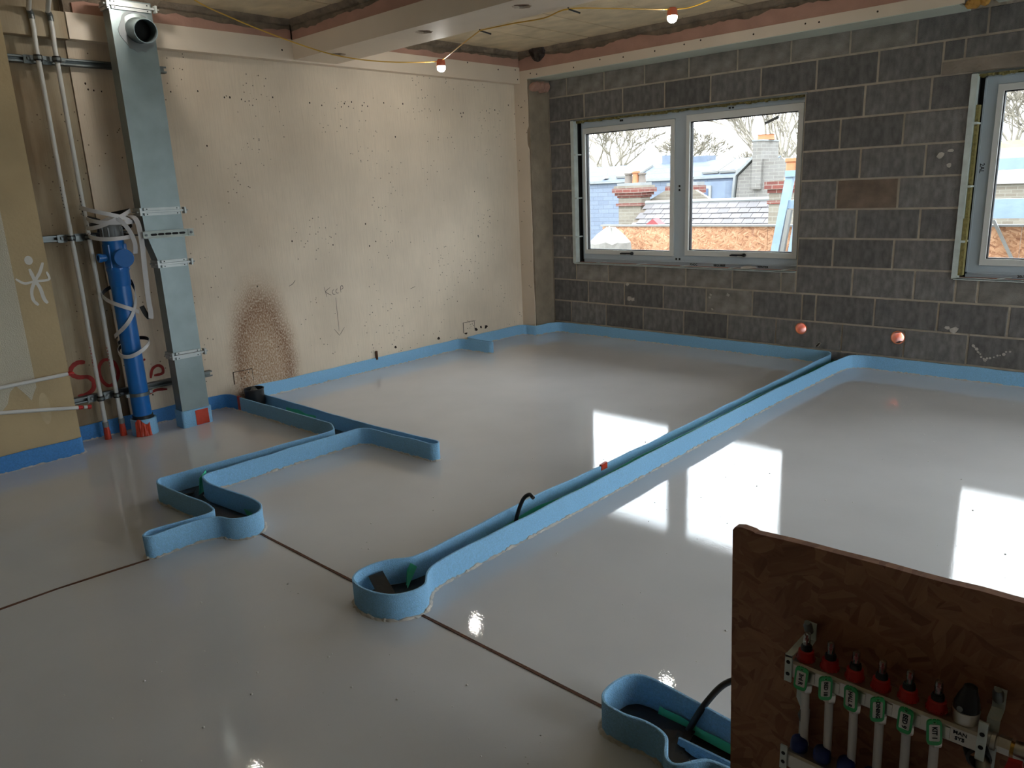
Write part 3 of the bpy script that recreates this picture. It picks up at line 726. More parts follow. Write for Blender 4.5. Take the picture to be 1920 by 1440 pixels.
f_cream = foam('foam_strip', [(.008, -3.46), (.008, -1.26), (.05, -1.232), (.40, -1.222), (.425, -1.20), (.40, -1.178), (.05, -1.165), (.010, -1.13), (.012, -.42), (.05, -.335), (.19, -.325), (.215, -.29), (.22, -.10), (.29, -.022), (2.9, -.018), (3.12, -.022), (3.163, -.10), (3.172, -1.6), (3.185, -3.215)], 'blue foam strip round the far bay, along the cream wall and under the middle window', r=.06, seed=3, crust=-1)
TL = [(3.185, -3.215), (3.166, -3.70), (3.192, -4.40), (3.185, -4.50), (3.14, -4.553), (3.112, -4.62), (3.108, -4.695), (3.14, -4.742), (3.21, -4.763), (3.29, -4.755), (3.365, -4.722), (3.398, -4.65), (3.392, -4.595), (3.335, -4.545), (3.305, -4.50), (3.292, -4.42), (3.287, -3.47), (3.262, -1.31), (3.278, -.26), (3.30, -.07), (3.40, -.022), (XR-.1, -.018)]
f_tl = foam('foam_strip', TL, 'blue foam strip of the long straight channel with a rounded pocket end', r=.05, seed=4, crust=-1)
TC = [(5.05, -4.56), (4.58, -4.554), (4.40, -4.539), (4.33, -4.533), (4.285, -4.541), (4.258, -4.572), (4.250, -4.63), (4.256, -4.682), (4.285, -4.712), (4.353, -4.714), (4.407, -4.700), (4.455, -4.702), (4.488, -4.716), (4.505, -4.748), (4.522, -4.778), (4.546, -4.790), (4.566, -4.776), (4.585, -4.744), (4.606, -4.720), (4.64, -4.714), (5.05, -4.712)]
f_tc = foam('foam_strip', TC, 'blue foam strip curling round the pocket beside the brown chipboard panel', r=.02, seed=5, crust=-1, h=.100)
f_nib = foam('foam_strip', [(.02, -4.738), (.22, -4.738), (.282, -4.752), (.283, -5.19), (.283, -8.8)], 'blue foam strip, coloured for shade, wrapped round the foot of the left wall nib', M_FOAMSHADE, r=.03, seed=6, crust=1)
# red tape joints
def tapewrap(parent, x, y, dx, dy, w=.05, hh=.110, th=.014):
    m = MB(); a = math.atan2(dy, dx); t = Vector((math.cos(a), math.sin(a), 0)); n = Vector((-t.y, t.x, 0)); c = Vector((x, y, 0))
    m.prism([c-t*w/2-n*th/2, c+t*w/2-n*th/2, c+t*w/2+n*th/2, c-t*w/2+n*th/2], (0, 0, hh)); return m.build('red_tape', M_REDTAPE, parent)
part(tapewrap(f_tb, .215, -3.660, 1, 0, .035), 'red tape band over the foam joint')
m = MB(); m.prism([(3.178, -3.19, .082), (3.178, -3.24, .082), (3.178, -3.24, .112), (3.178, -3.19, .116)], (.014, 0, 0)); part(m.build('red_tape', M_REDTAPE, f_tl), 'small red tape patch over the joint')

# ---- membranes lying in the channels
def sheet(name, poly, z, label, r=.04, mat=M_BLACK, holes=()):
    P = fillet([(*p, 0) for p in poly], r, closed=True); m = MB()
    m.slab2d([(p.x, p.y) for p in P], list(holes), lambda x, y: (x, y, .0008), (0, 0, z)); return tag(m.build(name, mat), label, 'membrane', 'black membranes lying in the channels')
mem1 = sheet('membrane_sheet', [(3.17, -.03), (3.18, -1.6), (3.192, -3.2), (3.174, -3.7), (3.2, -4.41), (3.185, -4.52), (3.125, -4.62), (3.12, -4.69), (3.15, -4.735), (3.22, -4.753), (3.29, -4.745), (3.36, -4.71), (3.386, -4.65), (3.38, -4.60), (3.325, -4.55), (3.285, -4.45), (3.279, -3.47), (3.254, -1.31), (3.270, -.26), (3.285, -.03)], .006, 'black plastic membrane lying in the long straight foam channel', .03)
mem2 = sheet('membrane_sheet', [(.05, -3.652), (1.36, -3.624), (1.505, -3.70), (1.475, -4.30), (1.445, -4.755), (1.51, -4.782), (1.97, -4.742), (2.108, -4.758), (2.104, -4.86), (2.12, -4.87), (2.155, -4.78), (2.23, -4.762), (2.274, -4.715), (2.265, -4.645), (2.20, -4.598), (2.12, -4.590), (1.72, -4.632), (1.59, -4.61), (1.570, -4.53), (1.567, -4.0), (1.587, -3.575), (1.54, -3.516), (.42, -3.516), (.05, -3.51)], .006, 'black plastic membrane in the zigzag foam channel by the blue pipe', .03)
mem3 = sheet('membrane_sheet', [(5.0, -4.570), (4.58, -4.564), (4.40, -4.549), (4.33, -4.543), (4.29, -4.551), (4.268, -4.575), (4.260, -4.63), (4.265, -4.678), (4.29, -4.702), (4.353, -4.704), (4.407, -4.690), (4.46, -4.690), (4.498, -4.712), (4.516, -4.748), (4.53, -4.768), (4.546, -4.778), (4.556, -4.768), (4.576, -4.738), (4.60, -4.712), (4.64, -4.704), (5.0, -4.702)], .005, 'black plastic membrane in the channel pocket beside the chipboard panel', .01)
def flap(parent, pts, name='membrane_flap', mat=M_BLACK, th=.003):
    m = MB(); n = len(pts); a, b, c = Vector(pts[0]), Vector(pts[1]), Vector(pts[2]); nn = (b-a).cross(c-a).normalized(); m.prism(pts, nn*th); return m.build(name, mat, parent)
flap(mem1, [(3.135, -4.60, .072), (3.125, -4.66, .070), (3.31, -4.725, .022), (3.325, -4.665, .028)])
flap(mem1, [(3.21, -4.54, .012), (3.26, -4.70, .03), (3.33, -4.69, .022), (3.28, -4.50, .010)])
flap(mem1, [(3.29, -4.70, .012), (3.36, -4.66, .04), (3.35, -4.60, .042), (3.27, -4.56, .012)])
flap(mem1, [(3.21, -4.20, .01), (3.25, -4.20, .032), (3.26, -3.95, .036), (3.22, -3.92, .01)])
flap(mem1, [(3.21, -2.1, .01), (3.26, -2.05, .05), (3.265, -1.75, .045), (3.22, -1.72, .01)])
m = MB(); vs = []; fs = []; nn_ = 70   # loose membrane edge riding up along the channel
for i in range(nn_+1):
    t_ = i/nn_; y = -.35-4.0*t_; z = .050+.016*noise.noise(Vector((y*2.3, 3, 0)))-.02*max(0, t_-.75)*4; c0 = 3.176+.018*t_+.012*noise.noise(Vector((y*1.7, 8, 0))); xr = 3.256+.022*min(1, t_*1.6)-.002
    for (x_, z_) in ((c0+.012, z*.55), ((c0+xr)/2+.01, z), (xr-.006, z*.92+.006)): vs.append((x_, y, z_))
for i in range(nn_):
    for q in range(2): fs.append((3*i+q, 3*i+3+q, 3*i+4+q, 3*i+1+q))
m.add(vs, fs); part(m.build('membrane_fold', M_BLACK, mem1, True), 'loose black sheet riding up along the channel')
flap(mem1, [(3.225, -4.665, .024), (3.262, -4.652, .030), (3.268, -4.672, .030), (3.23, -4.688, .024)], 'cardboard_scrap', M_OSBOUT)
flap(mem2, [(1.48, -4.66, .01), (1.55, -4.62, .03), (1.60, -4.66, .025), (1.60, -4.74, .01)])
flap(mem2, [(1.62, -4.70, .012), (1.90, -4.66, .03), (2.16, -4.65, .03), (2.10, -4.73, .012), (1.80, -4.74, .01)])
flap(mem2, [(1.5, -4.71, .01), (1.58, -4.64, .02), (1.60, -4.655, .035), (1.52, -4.725, .02)], 'cardboard_scrap', M_ROUGHC)
flap(mem3, [(4.30, -4.56, .012), (4.49, -4.575, .030), (4.50, -4.66, .020), (4.29, -4.685, .012)])
flap(mem3, [(4.455, -4.60, .030), (4.52, -4.60, .012), (4.58, -4.68, .010), (4.52, -4.76, .012), (4.47, -4.68, .03)])
tag(flap(None, [(4.485, -4.70, .008), (4.515, -4.655, .012), (4.58, -4.70, .012), (4.56, -4.755, .008)], 'bedding_patch', M_CONC), 'rough tan patch of bedding in the pocket beside the chipboard panel', 'bedding')
tag(flap(None, [(4.475, -4.645, .012), (4.476, -4.640, .042), (4.66, -4.632, .040), (4.66, -4.64, .008)], 'foam_offcut', M_FOAM, .008), 'short blue foam offcut lying in the pocket beside the chipboard panel', 'foam offcut')
# green tape along the inner faces
def gtape(pts, hgt, label):
    m = MB(); P = [Vector(p) for p in catmull(pts, 6)]; vs = []; fs = []
    for i, p in enumerate(P):
        h = hgt*(1+.35*noise.noise(Vector((i*.3, 2, hgt)))); t = (P[min(i+1, len(P)-1)]-P[max(i-1, 0)]).normalized(); n = Vector((t.y, -t.x, 0))
        for s in (0, .0015): vs += [p+n*s, p+Vector((0, 0, h))+n*(s-.008)]
    for i in range(len(P)-1):
        a = 4*i; fs += [(a, a+4, a+5, a+1), (a+2, a+3, a+7, a+6), (a+1, a+5, a+7, a+3), (a, a+2, a+6, a+4)]
    m.add(vs, fs); return tag(m.build('green_tape', M_GREEN), label, 'tape', 'green tapes in the channels')
gtape([(3.195, -.12, .04), (3.205, -.6, .048), (3.210, -1.2, .050), (3.200, -1.9, .046), (3.225, -2.4, .052), (3.210, -2.9, .048), (3.222, -3.4, .040), (3.196, -3.8, .034), (3.215, -4.2, .020)], .030, 'long green tape lying twisted along the straight foam channel')
m = MB(); m.prism([(3.205, -4.545, .012), (3.235, -4.565, .014), (3.222, -4.50, .078), (3.196, -4.508, .088), (3.188, -4.522, .062)], (.0015, .002, 0)); tag(m.build('green_tape', M_GREEN), 'green tape end standing up in the rounded pocket of the long channel', 'tape', 'green tapes in the channels')
gtape([(.62, -3.523, .012), (.80, -3.525, .012), (1.0, -3.525, .010)], .05, 'green tape sliver in the channel just past the black tub')
gtape([(2.26, -4.665, .012), (2.20, -4.610, .014), (2.05, -4.600, .012)], .035, 'green tape at the open rounded end of the zigzag channel')
m = MB(); m.prism([(1.572, -4.585, .01), (1.60, -4.625, .01), (1.60, -4.61, .10), (1.585, -4.58, .112), (1.575, -4.56, .128), (1.57, -4.56, .09)], (-.002, -.001, 0)); tag(m.build('green_tape', M_GREEN), 'green tape poking above the inner corner of the zigzag channel', 'tape', 'green tapes in the channels')
gtape([(4.36, -4.556, .008), (4.45, -4.566, .012), (4.60, -4.573, .012), (4.75, -4.575, .01)], .024, 'green tape along the inside of the pocket beside the chipboard panel')
m = MB(); m.tube(catmull([(3.215, -3.93, .01), (3.225, -3.915, .09), (3.25, -3.90, .165), (3.285, -3.895, .195), (3.315, -3.905, .19)]), .009, 10); tag(m.build('conduit_tail', M_BLACKP, None, True), 'short black conduit tail hooked over the long foam channel', 'conduit')
m = MB(); m.tube(catmull([(4.47, -4.58, .02), (4.50, -4.545, .10), (4.535, -4.49, .155), (4.60, -4.47, .18), (4.72, -4.50, .17), (4.80, -4.56, .08)]), .009, 10); tag(m.build('conduit_tail', M_BLACKP, None, True), 'black ribbed conduit arching out of the pocket behind the chipboard panel', 'conduit')
# black tub at the channel mouth
t = thing('tub', (.30, -3.575, 0), 'small round black plastic tub at the wall end of the zigzag channel', 'tub')
m = MB(); m.lathe((.30, -3.578, .004), (0, 0, 1), [(.064, 0), (.067, .01), (.068, .150), (.071, .153), (.071, .162), (.066, .162), (.064, .135), (.0, .13)], 28, caps=False); m.build('body', M_BLACKP, t, True)
m = MB()
for i in range(5): m.prism([(.265+.015*i, -3.60+.01*i, .135), (.29+.012*i, -3.59, .138), (.285+.012*i, -3.56, .170-.006*i), (.255+.014*i, -3.57, .165)], (0, .002, .002))
part(m.build('torn_wrapping', M_GREYP, t), 'crumpled grey wrapping in the top')

# tiny bubbles on the wet surface: nobody could count them
m = MB(); rnd = random.Random(21)
for i in range(330):
    x = rnd.uniform(2.6, 5.2); y = rnd.uniform(-4.55, -.5)
    if 3.05 < x < 3.42: continue
    if i > 240: x = rnd.uniform(2.6, 4.2); y = rnd.uniform(-5.7, -4.8)
    r = rnd.choice([.0016, .002, .0025, .003, .0045])
    m.lathe((x, y, -.0002), (0, 0, 1), [(r, 0), (r*.85, r*.5), (r*.45, r*.8), (r*.05, r*.92)], 6)
o = m.build('screed_bubbles', M_WHITEP, None, True); o['kind'] = 'stuff'; tag(o, 'tiny bubbles scattered over the wet grey screed', 'bubbles')

# ================================================================== SERVICES ON THE LEFT
# ---- rectangular duct
d = thing('air_duct', (.25, -4.03, 0), 'galvanised rectangular air duct rising beside the cream wall', 'duct')
m = MB(); m.box(.2, .3, -4.175, -3.922, 1.455, 2.70); m.build('upper_section', M_GALV, d)
m = MB()
sec = [(1.455, -4.175, -3.922), (1.33, -4.172, -3.922), (1.125, -4.116, -3.926)]
vs = []
for z, a, b in sec: vs += [(.2, a, z), (.3, a, z), (.3, b, z), (.2, b, z)]
m.add(vs, [(4*i+j, 4*i+(j+1) % 4, 4*i+4+(j+1) % 4, 4*i+4+j) for i in range(2) for j in range(4)]+[(0, 3, 2, 1), (8, 9, 10, 11)]); m.build('transition', M_GALV, d)
m = MB(); m.box(.2, .3, -4.116, -3.926, .02, 1.125); m.build('lower_section', M_GALV, d)
def flange(z, a, b, tilt=0):
    m = MB(); e = .012
    for dz in (-.024, .008):
        m.box(.3, .312, a+.012, b-.012, z+dz, z+dz+.016); m.box(.195, .305, a-e, a, z+dz, z+dz+.016)
    m.box(.296, .322, a-.006, b+.006, z-.006, z+.006); m.box(.19, .322, a-.016, a-.006, z-.005, z+.005)
    for y in (a-.02, b+.012):
        m.box(.29, .328, y, y+.012, z-.02, z+.02); m.tube([(.312, y-.014, z), (.312, y+.028, z)], .005, 8)
    o = m.build('flange_joint', M_FLANGE, d)
    m = MB()
    for y in (a+.03, b-.03):
        for dz in (-.016, .016): m.lathe((.312, y, z+dz), (1, 0, 0), [(.004, 0), (.004, .002)], 6)
    m.build('rivet', M_SLOT, o); return o
flange(2.665, -4.175, -3.922); flange(1.455, -4.175, -3.922); flange(1.12, -4.116, -3.926); flange(.505, -4.116, -3.926)
ax = Vector((1, -.12, -.18)).normalized()
m = MB(); m.lathe((.295, -4.025, 2.535), ax, [(.098, 0), (.096, .004), (.075, .012), (.068, .03), (.066, .16), (.068, .17), (.064, .17), (.062, .02), (.0, .02)], 32, caps=False); m.build('spigot', M_GALV, d, True)
m = MB(); m.lathe(Vector((.295, -4.025, 2.535))+ax*.05, ax, [(.060, 0), (.060, .006)], 24); m.build('damper_blade', M_SLOT, d)
m = MB(); k = 26; P = [(.3012, -4.03+.105*math.cos(2*PI*i/k)*(1+.08*math.sin(5*i)), 2.53+.118*math.sin(2*PI*i/k)*(1+.06*math.cos(3*i))) for i in range(k)]; m.prism(P, (.002, 0, 0)); part(m.build('sealant_ring', M_GREYP, d), 'dull grey sealant smeared round the spigot')
m = MB(); P = fillet([(.188, -4.128, 0), (.312, -4.128, 0), (.312, -3.914, 0), (.188, -3.914, 0)], .02, closed=True); m.slab2d([(p.x, p.y) for p in P], [[(.2, -4.116), (.3, -4.116), (.3, -3.926), (.2, -3.926)]], lambda x, y: (x, y, .0), (0, 0, .118)); part(m.build('foam_collar', M_FOAM, d), 'blue foam collar')
m = MB(); m.box(.309, .316, -4.035, -3.945, .004, .108); part(m.build('red_tape', M_REDTAPE, d), 'orange red tape patch')
# ---- channel rails and clips
def rail(z, y0, y1, label, x0=.0, dep=.041):
    r = thing('channel_rail', (x0, (y0+y1)/2, z), label, 'channel rail', 'steel channel rails on the wall')
    m = MB(); h = .0205
    m.box(x0, x0+.003, y0, y1, z-h, z+h); m.box(x0, x0+dep, y0, y1, z+h-.0025, z+h); m.box(x0, x0+dep, y0, y1, z-h, z-h+.0025)
    m.box(x0+dep-.002, x0+dep, y0, y1, z+h-.011, z+h); m.box(x0+dep-.002, x0+dep, y0, y1, z-h, z-h+.011); m.build('channel', M_GALVD, r)
    return r
def clip(parent, y, z, x=.1, r=.017):
    m = MB(); m.box(.041, .047, y-.062, y-.012, z-.026, z+.022); m.box(.047, .060, y-.045, y-.03, z-.008, z+.008); m.build('clip_plate', M_GALVD, parent)
    m = MB(); m.lathe((x, y, z-.016), (0, 0, 1), [(r+.006, 0), (r+.006, .010), (r, .010), (r, 0), (r+.006, 0)], 18, caps=False); m.lathe((x, y, z+.008), (0, 0, 1), [(r+.006, 0), (r+.006, .008), (r, .008), (r, 0), (r+.006, 0)], 18, caps=False)
    m.build('rubber_ring', M_BLACKP, parent)
    m = MB(); m.lathe((x, y, z-.008), (0, 0, 1), [(r+.008, 0), (r+.008, .016), (r, .016), (r, 0), (r+.008, 0)], 18, caps=False); m.box(x-.008, x+.008, y+r+.004, y+r+.026, z-.010, z+.010); m.tube([(.045, y, z), (x-r, y, z)], .005, 8); m.build('clip_ring', M_GALVD, parent)
r1 = rail(2.362, -4.69, -3.765, 'top steel channel rail on the wall behind the white pipes', -.0)
r2 = rail(1.318, -4.69, -4.18, 'middle steel channel rail behind the white pipes and strap coil')
r3 = rail(.280, -4.69, -3.752, 'lowest steel channel rail across the red spray lettering')
for r, z in ((r1, 2.362), (r2, 1.318), (r3, .282)):
    for y in (-4.545, -4.445): clip(r, y, z)
# slotted bracket in front of the duct
b = thing('slotted_bracket', (.33, -4.03, 1.31), 'slotted steel bracket strapped across the front of the duct', 'bracket')
m = MB(); m.slab2d([(-4.196, 1.291), (-3.868, 1.291), (-3.868, 1.332), (-4.196, 1.332)], [[(y0+dx*.016+.007*math.cos(a)*1, 1.311+.007*math.sin(a)) for dx, a in [(1, -PI/2), (1, 0), (1, PI/2), (-1, PI/2), (-1, PI), (-1, -PI/2)]] for y0 in (-4.128, -4.082, -4.036, -3.99, -3.944)], lambda y, z: (.318, y, z), (.003, 0, 0))
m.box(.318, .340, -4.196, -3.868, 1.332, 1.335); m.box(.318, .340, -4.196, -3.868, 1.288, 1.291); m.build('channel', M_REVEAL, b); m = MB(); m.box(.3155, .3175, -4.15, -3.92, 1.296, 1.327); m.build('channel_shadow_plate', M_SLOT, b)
for y in (-4.18, -3.888):
    m = MB(); m.box(.321, .326, y-.018, y+.018, 1.293, 1.330); m.build('washer', M_REVEAL, b); m = MB(); m.lathe((.326, y, 1.311), (1, 0, 0), [(.009, 0), (.009, .008), (.005, .008), (.005, .016)], 6); m.build('nut', M_GALVD, b); m = MB(); m.tube([(.0, y, 1.311), (.335, y, 1.311)], .005, 8); m.build('threaded_rod', M_GALVD, b)
# ---- white vertical pipes
for i, (y, top) in enumerate(((-4.545, 2.42), (-4.445, 2.42))):
    p = thing('heating_pipe', (.1, y, 0), ['off-white plastic pipe on the wall, nearest the nib', 'off-white plastic pipe on the wall, beside the blue pipe'][i], 'pipe', 'white pipes clipped to the wall')
    m = MB(); m.tube([(.1, y, .0), (.1, y, .6), (.103, y+.003, 1.0), (.1, y, 1.6), (.1, y, 2.36), (.098, y+.001, 2.43), (.092, y+.008, 2.52), (.092, y+.008, 2.575)], .0135, 12); m.build('riser', M_WHITEP, p, True)
    m = MB(); m.tube([(.092, y+.008, 2.575), (.092, y+.008, 2.605), (.112, y-.006, 2.622)], .0165, 12); part(m.build('elbow', M_GALVD, p, True), 'metal pipe elbow')
    m = MB(); m.tube([(.112, y-.006, 2.622), (.24, y-.03, 2.668), (.5, y-.06, 2.70)], .0135, 12); m.build('branch', M_WHITEP, p, True)
    m = MB(); m.tube([(.1, y, .0), (.1, y, .05), (.1, y, .085)], [.021, .020, .0165], 14); part(m.build('red_tape', M_REDTAPE, p), 'red tape wrapped round the foot')
    m = MB(); m.tube([(.1, y, .085), (.1, y, .12)], .019, 14); part(m.build('sleeve', M_GREYP, p), 'pale grey sleeve')
    for k, z in enumerate((1.62-.05*i, .62-.02*i)):
        m = MB(); rr = random.Random(9+k+i)
        for j in range(7):
            zz_ = z-.02*j; a = -.9+rr.uniform(-.1, .1)
            m.box(.1+.0137*math.cos(a)-.001, .1+.0137*math.cos(a)+.001, y+.0137*math.sin(a)-.003, y+.0137*math.sin(a)+.004, zz_, zz_+rr.uniform(.004, .011))
        m.build('printed_mark', [M_INK, M_REDPAINT][k], p)
# ---- white pipe stubs across the nib
for i, (z0, z1, ye) in enumerate(((.512, .521, -4.765), (.368, .302, -4.745))):
    p = thing('pipe_stub', (.31, -5.0, z0), ['upper white pipe lying across the nib, red tip at the corner', 'lower white pipe lying across the nib, red banded tip past the corner'][i], 'pipe', 'white pipes across the nib')
    e = Vector((.31, ye, z1)); s_ = Vector((.31, -5.154, z0)); dv = (e-s_).normalized()
    m = MB(); m.tube([s_-dv*1.2, s_, e], .0115, 12); m.build('pipe', M_WHITEP, p, True)
    m = MB(); m.tube([e-dv*.002, e+dv*.02, e+dv*.032], [.0125, .0125, .004], 12); m.build('red_tip', M_RED, p)
    if i:
        m = MB(); m.tube([e+dv*.03, e+dv*.055], .0105, 12); m.build('white_end', M_WHITEP, p); m = MB(); m.tube([e+dv*.05, e+dv*.072], .0125, 12); m.build('red_tip', M_RED, p)
# ---- blue soil pipe
CX, CY = .18, -4.332
p = thing('soil_pipe', (CX, CY, 0), 'thick blue plastic pipe standing between the white pipes and the duct', 'pipe')
m = MB(); m.lathe((CX, CY, 0), (0, 0, 1), [(.0585, 0), (.0585, 1.02), (.0585, 1.03)], 32); m.build('riser', M_BLUEP, p, True)
m = MB(); m.lathe((CX, CY, 1.0), (0, 0, 1), [(.060, 0), (.064, .015), (.0645, .09), (.068, .10), (.068, .118), (.0645, .122)], 32); m.build('socket', M_BLUEP, p, True)
m = MB(); m.lathe((CX, CY, 1.10), (0, 0, 1), [(.063, 0), (.063, .19), (.060, .20)], 32); m.box(CX-.055, CX+.045, CY-.052, CY+.06, 1.105, 1.265); m.build('access_fitting', M_BLUEP, p, True)
m = MB(); m.lathe((CX+.03, CY+.030, 1.178), (1, -.25, 0), [(.054, 0), (.054, .055), (.058, .057), (.058, .074), (.054, .078), (.0, .078)], 30, caps=False); part(m.build('access_cap', M_BLUEP, p, True), 'round blue screw cap')
m = MB(); m.lathe((CX, CY-.045, 1.185), (0, -1, 0), [(.024, 0), (.024, .04), (.028, .042), (.028, .062), (.018, .062), (.018, .04)], 20, caps=False); m.build('side_boss', M_BLUEP, p, True)
m = MB(); m.lathe((CX, CY, 1.295), (0, 0, 1), [(.060, 0), (.062, .005), (.062, .085), (.056, .095), (.04, .11), (.0, .112)], 28, caps=False)
for j in range(10): a = 2*PI*j/10; m.box(CX+.062*math.cos(a)-.004, CX+.062*math.cos(a)+.004, CY+.062*math.sin(a)-.004, CY+.062*math.sin(a)+.004, 1.305, 1.37)
part(m.build('coupling', M_GREYP, p, True), 'grey ribbed coupling on top')
m = MB(); m.lathe((CX, CY, .268), (0, 0, 1), [(.066, 0), (.066, .022), (.0585, .022), (.0585, 0), (.066, 0)], 30, caps=False); m.box(CX-.012, CX+.012, CY+.062, CY+.084, .268, .29); m.box(CX-.012, CX+.012, CY-.084, CY-.062, .268, .29); m.tube([(.041, CY, .279), (CX-.06, CY, .279)], .006, 8); part(m.build('pipe_ring', M_GALVD, p, True), 'bright steel pipe ring')
m = MB(); m.lathe((CX, CY, .105), (0, 0, 1), [(.064, 0), (.064, .028), (.0585, .028), (.0585, 0)], 26, caps=False); part(m.build('rubber_band', M_BLACKP, p, True), 'black rubber band at the foot')
m = MB(); m.lathe((CX, CY, 0), (0, 0, 1), [(.082, 0), (.080, .11), (.070, .112), (.070, 0)], 26, caps=False); part(m.build('foam_collar', M_FOAM, p, True), 'blue foam collar')
m = MB(); vs = []; fs = []
for j in range(11):
    a = -1.02+1.1*j/10
    for k, (r, z) in enumerate(((.094, .002), (.086, .035), (.085, .075), (.083, .10+.02*math.sin(j*.6)))): rr = r+.003*math.sin(j*2.1+k); vs.append((CX+rr*math.cos(a), CY+rr*math.sin(a), z))
for j in range(10):
    for k in range(3): fs.append((4*j+k, 4*j+4+k, 4*j+5+k, 4*j+1+k))
m.add(vs, fs); part(m.build('red_tape', M_REDTAPE, p), 'crumpled orange red tape over the collar')
# ---- coil of flat white strap
cs = thing('strap_coil', (CX, CY, 1.35), 'tangled flat white strap with black backing hung round the blue pipe', 'strap')
def loop(a0, a1, r0, r1, z0, z1, tx, ty, n=46, oy=0, ox=0, ph=0):
    out = []
    for i in range(n+1):
        t = i/n; a = a0+(a1-a0)*t; r = r0+(r1-r0)*t
        x = r*math.cos(a)+ox; y = r*math.sin(a)+oy; out.append((CX+x, CY+y, z0+(z1-z0)*t+tx*x+ty*y+.008*math.sin(2*a+ph)))
    return out
SM = [M_WHITESTRAP, M_BLACKSTRAP]
def strap(pts, w=.024, wd=(0, 0, 1)):
    m = MB(); m.ribbon(pts, w, .004, wd); return m.build('strap_loop', SM, cs, True, fixn=False)
strap(loop(-3.6, 3.4, .125, .135, 1.30, 1.33, -.10, -.10, oy=-.005))
strap(loop(2.6, -3.2, .14, .12, 1.44, 1.40, .0, .28, oy=-.01)[::-1])
strap(loop(-2.4, 2.6, .13, .15, 1.46, 1.40, .05, -.32, oy=-.02))
strap(loop(-3.0, 2.0, .12, .14, 1.39, 1.43, -.12, -.2, oy=.0))
strap(catmull([(CX+.06, CY-.07, 1.41), (CX+.13, CY-.01, 1.43), (CX+.14, CY+.05, 1.36), (CX+.12, CY+.085, 1.27), (CX+.09, CY+.09, 1.20)], 8), .026, (.3, .6, .5))
strap(catmull([(CX+.0, CY+.07, 1.44), (CX+.10, CY+.118, 1.42), (CX+.118, CY+.130, 1.30), (CX+.112, CY+.124, 1.10), (CX+.106, CY+.118, .92), (CX+.098, CY+.122, .82), (CX+.085, CY+.120, .775), (CX+.066, CY+.105, .80), (CX+.060, CY+.085, .86)], 8), .030, (.25, 1, 0))
def around(pts):
    return catmull([(CX+r*math.cos(a), CY+r*math.sin(a), z) for a, r, z in pts], 8)
strap(around([(-3.4, .075, 1.0), (-2.7, .10, .985), (-2.2, .118, .955), (-1.8, .10, .925), (-1.2, .080, .90), (-.7, .070, .882), (-.1, .068, .862), (.5, .072, .842), (1.2, .080, .82)]))
strap(around([(1.7, .070, 1.03), (1.4, .078, .97), (1.0, .076, .91), (.5, .070, .84), (-.1, .068, .78), (-.7, .068, .735), (-1.4, .072, .70), (-2.0, .085, .675), (-2.6, .09, .665)])[::-1])
strap(loop(-2.7, 3.8, .092, .105, .585, .61, -.25, .30, ox=.008, oy=.012), .024)

# ---- writing on the walls: spray paint, pencil
def spray(path, w, mat, parent, name, x=.0, soft=0):
    """flat paint stroke lying on a wall facing +x; path of (y, z)"""
    P = catmull([(x, y, z) for y, z in path], 8); m = MB(); vs = []; fs = []; n = len(P)
    for i, p in enumerate(P):
        t = (P[min(i+1, n-1)]-P[max(i-1, 0)]).normalized(); nn = Vector((0, -t.z, t.y)); ww = w/2*(1+.18*noise.noise(Vector((i*.4, w*90, 0))))*min(1, .55+min(i, n-1-i)*.12)
        vs += [p+nn*ww, p-nn*ww]
    for i in range(n-1): fs.append((2*i, 2*i+1, 2*i+3, 2*i+2))
    m.add(vs, fs); return m.build(name, mat, parent)
XS = -.0105
S1 = [(-4.565, .515), (-4.61, .520), (-4.65, .495), (-4.658, .455), (-4.62, .425), (-4.565, .415), (-4.535, .375), (-4.55, .325), (-4.60, .300), (-4.645, .300)]
part(spray(S1, .028, M_REDPAINT, wl2, 'spray_lettering', XS), 'red sprayed letter S')
part(spray([(-4.40, .50), (-4.455, .505), (-4.49, .455), (-4.485, .38), (-4.45, .330), (-4.405, .345), (-4.375, .40), (-4.385, .47), (-4.415, .505)], .022, M_REDPAINT, wl2, 'spray_lettering', XS), 'red sprayed letter O')
part(spray([(-4.265, .445), (-4.23, .455), (-4.19, .465)], .020, M_REDPAINT, wl_, 'spray_lettering', .0012), 'red sprayed letter strokes')
spray([(-4.265, .445), (-4.26, .38), (-4.25, .30)], .016, M_REDPAINT, wl_, 'spray_lettering', .0012)
spray([(-4.175, .325), (-4.155, .385), (-4.115, .405), (-4.085, .385), (-4.09, .345), (-4.15, .340)], .020, M_REDPAINT, wl_, 'spray_lettering', .0014)
spray([(-4.22, .215), (-4.15, .235), (-4.075, .225)], .020, M_REDPAINT, wl_, 'spray_lettering', .0016)
XN = .2712
for i, (pth, w) in enumerate((([(-4.850, 1.165), (-4.835, 1.10), (-4.815, 1.05), (-4.805, .985), (-4.79, .955)], .020), ([(-4.775, 1.195), (-4.80, 1.14), (-4.832, 1.095), (-4.86, 1.04), (-4.862, .985), (-4.84, .95)], .018), ([(-4.93, 1.115), (-4.89, 1.085), (-4.84, 1.09), (-4.78, 1.09), (-4.757, 1.10), (-4.765, 1.14)], .014))):
    spray(pth, w, M_WHITEPAINT, nib, 'nib_mark', XN+.0004*i)['label'] = 'white sprayed stick figure stroke'
m = MB(); m.prism([(XN, -4.846+.022*math.cos(2*PI*i/16), 1.214+.026*math.sin(2*PI*i/16)) for i in range(16)], (.001, 0, 0)); part(m.build('nib_mark', M_WHITEPAINT, nib), 'white sprayed dot')
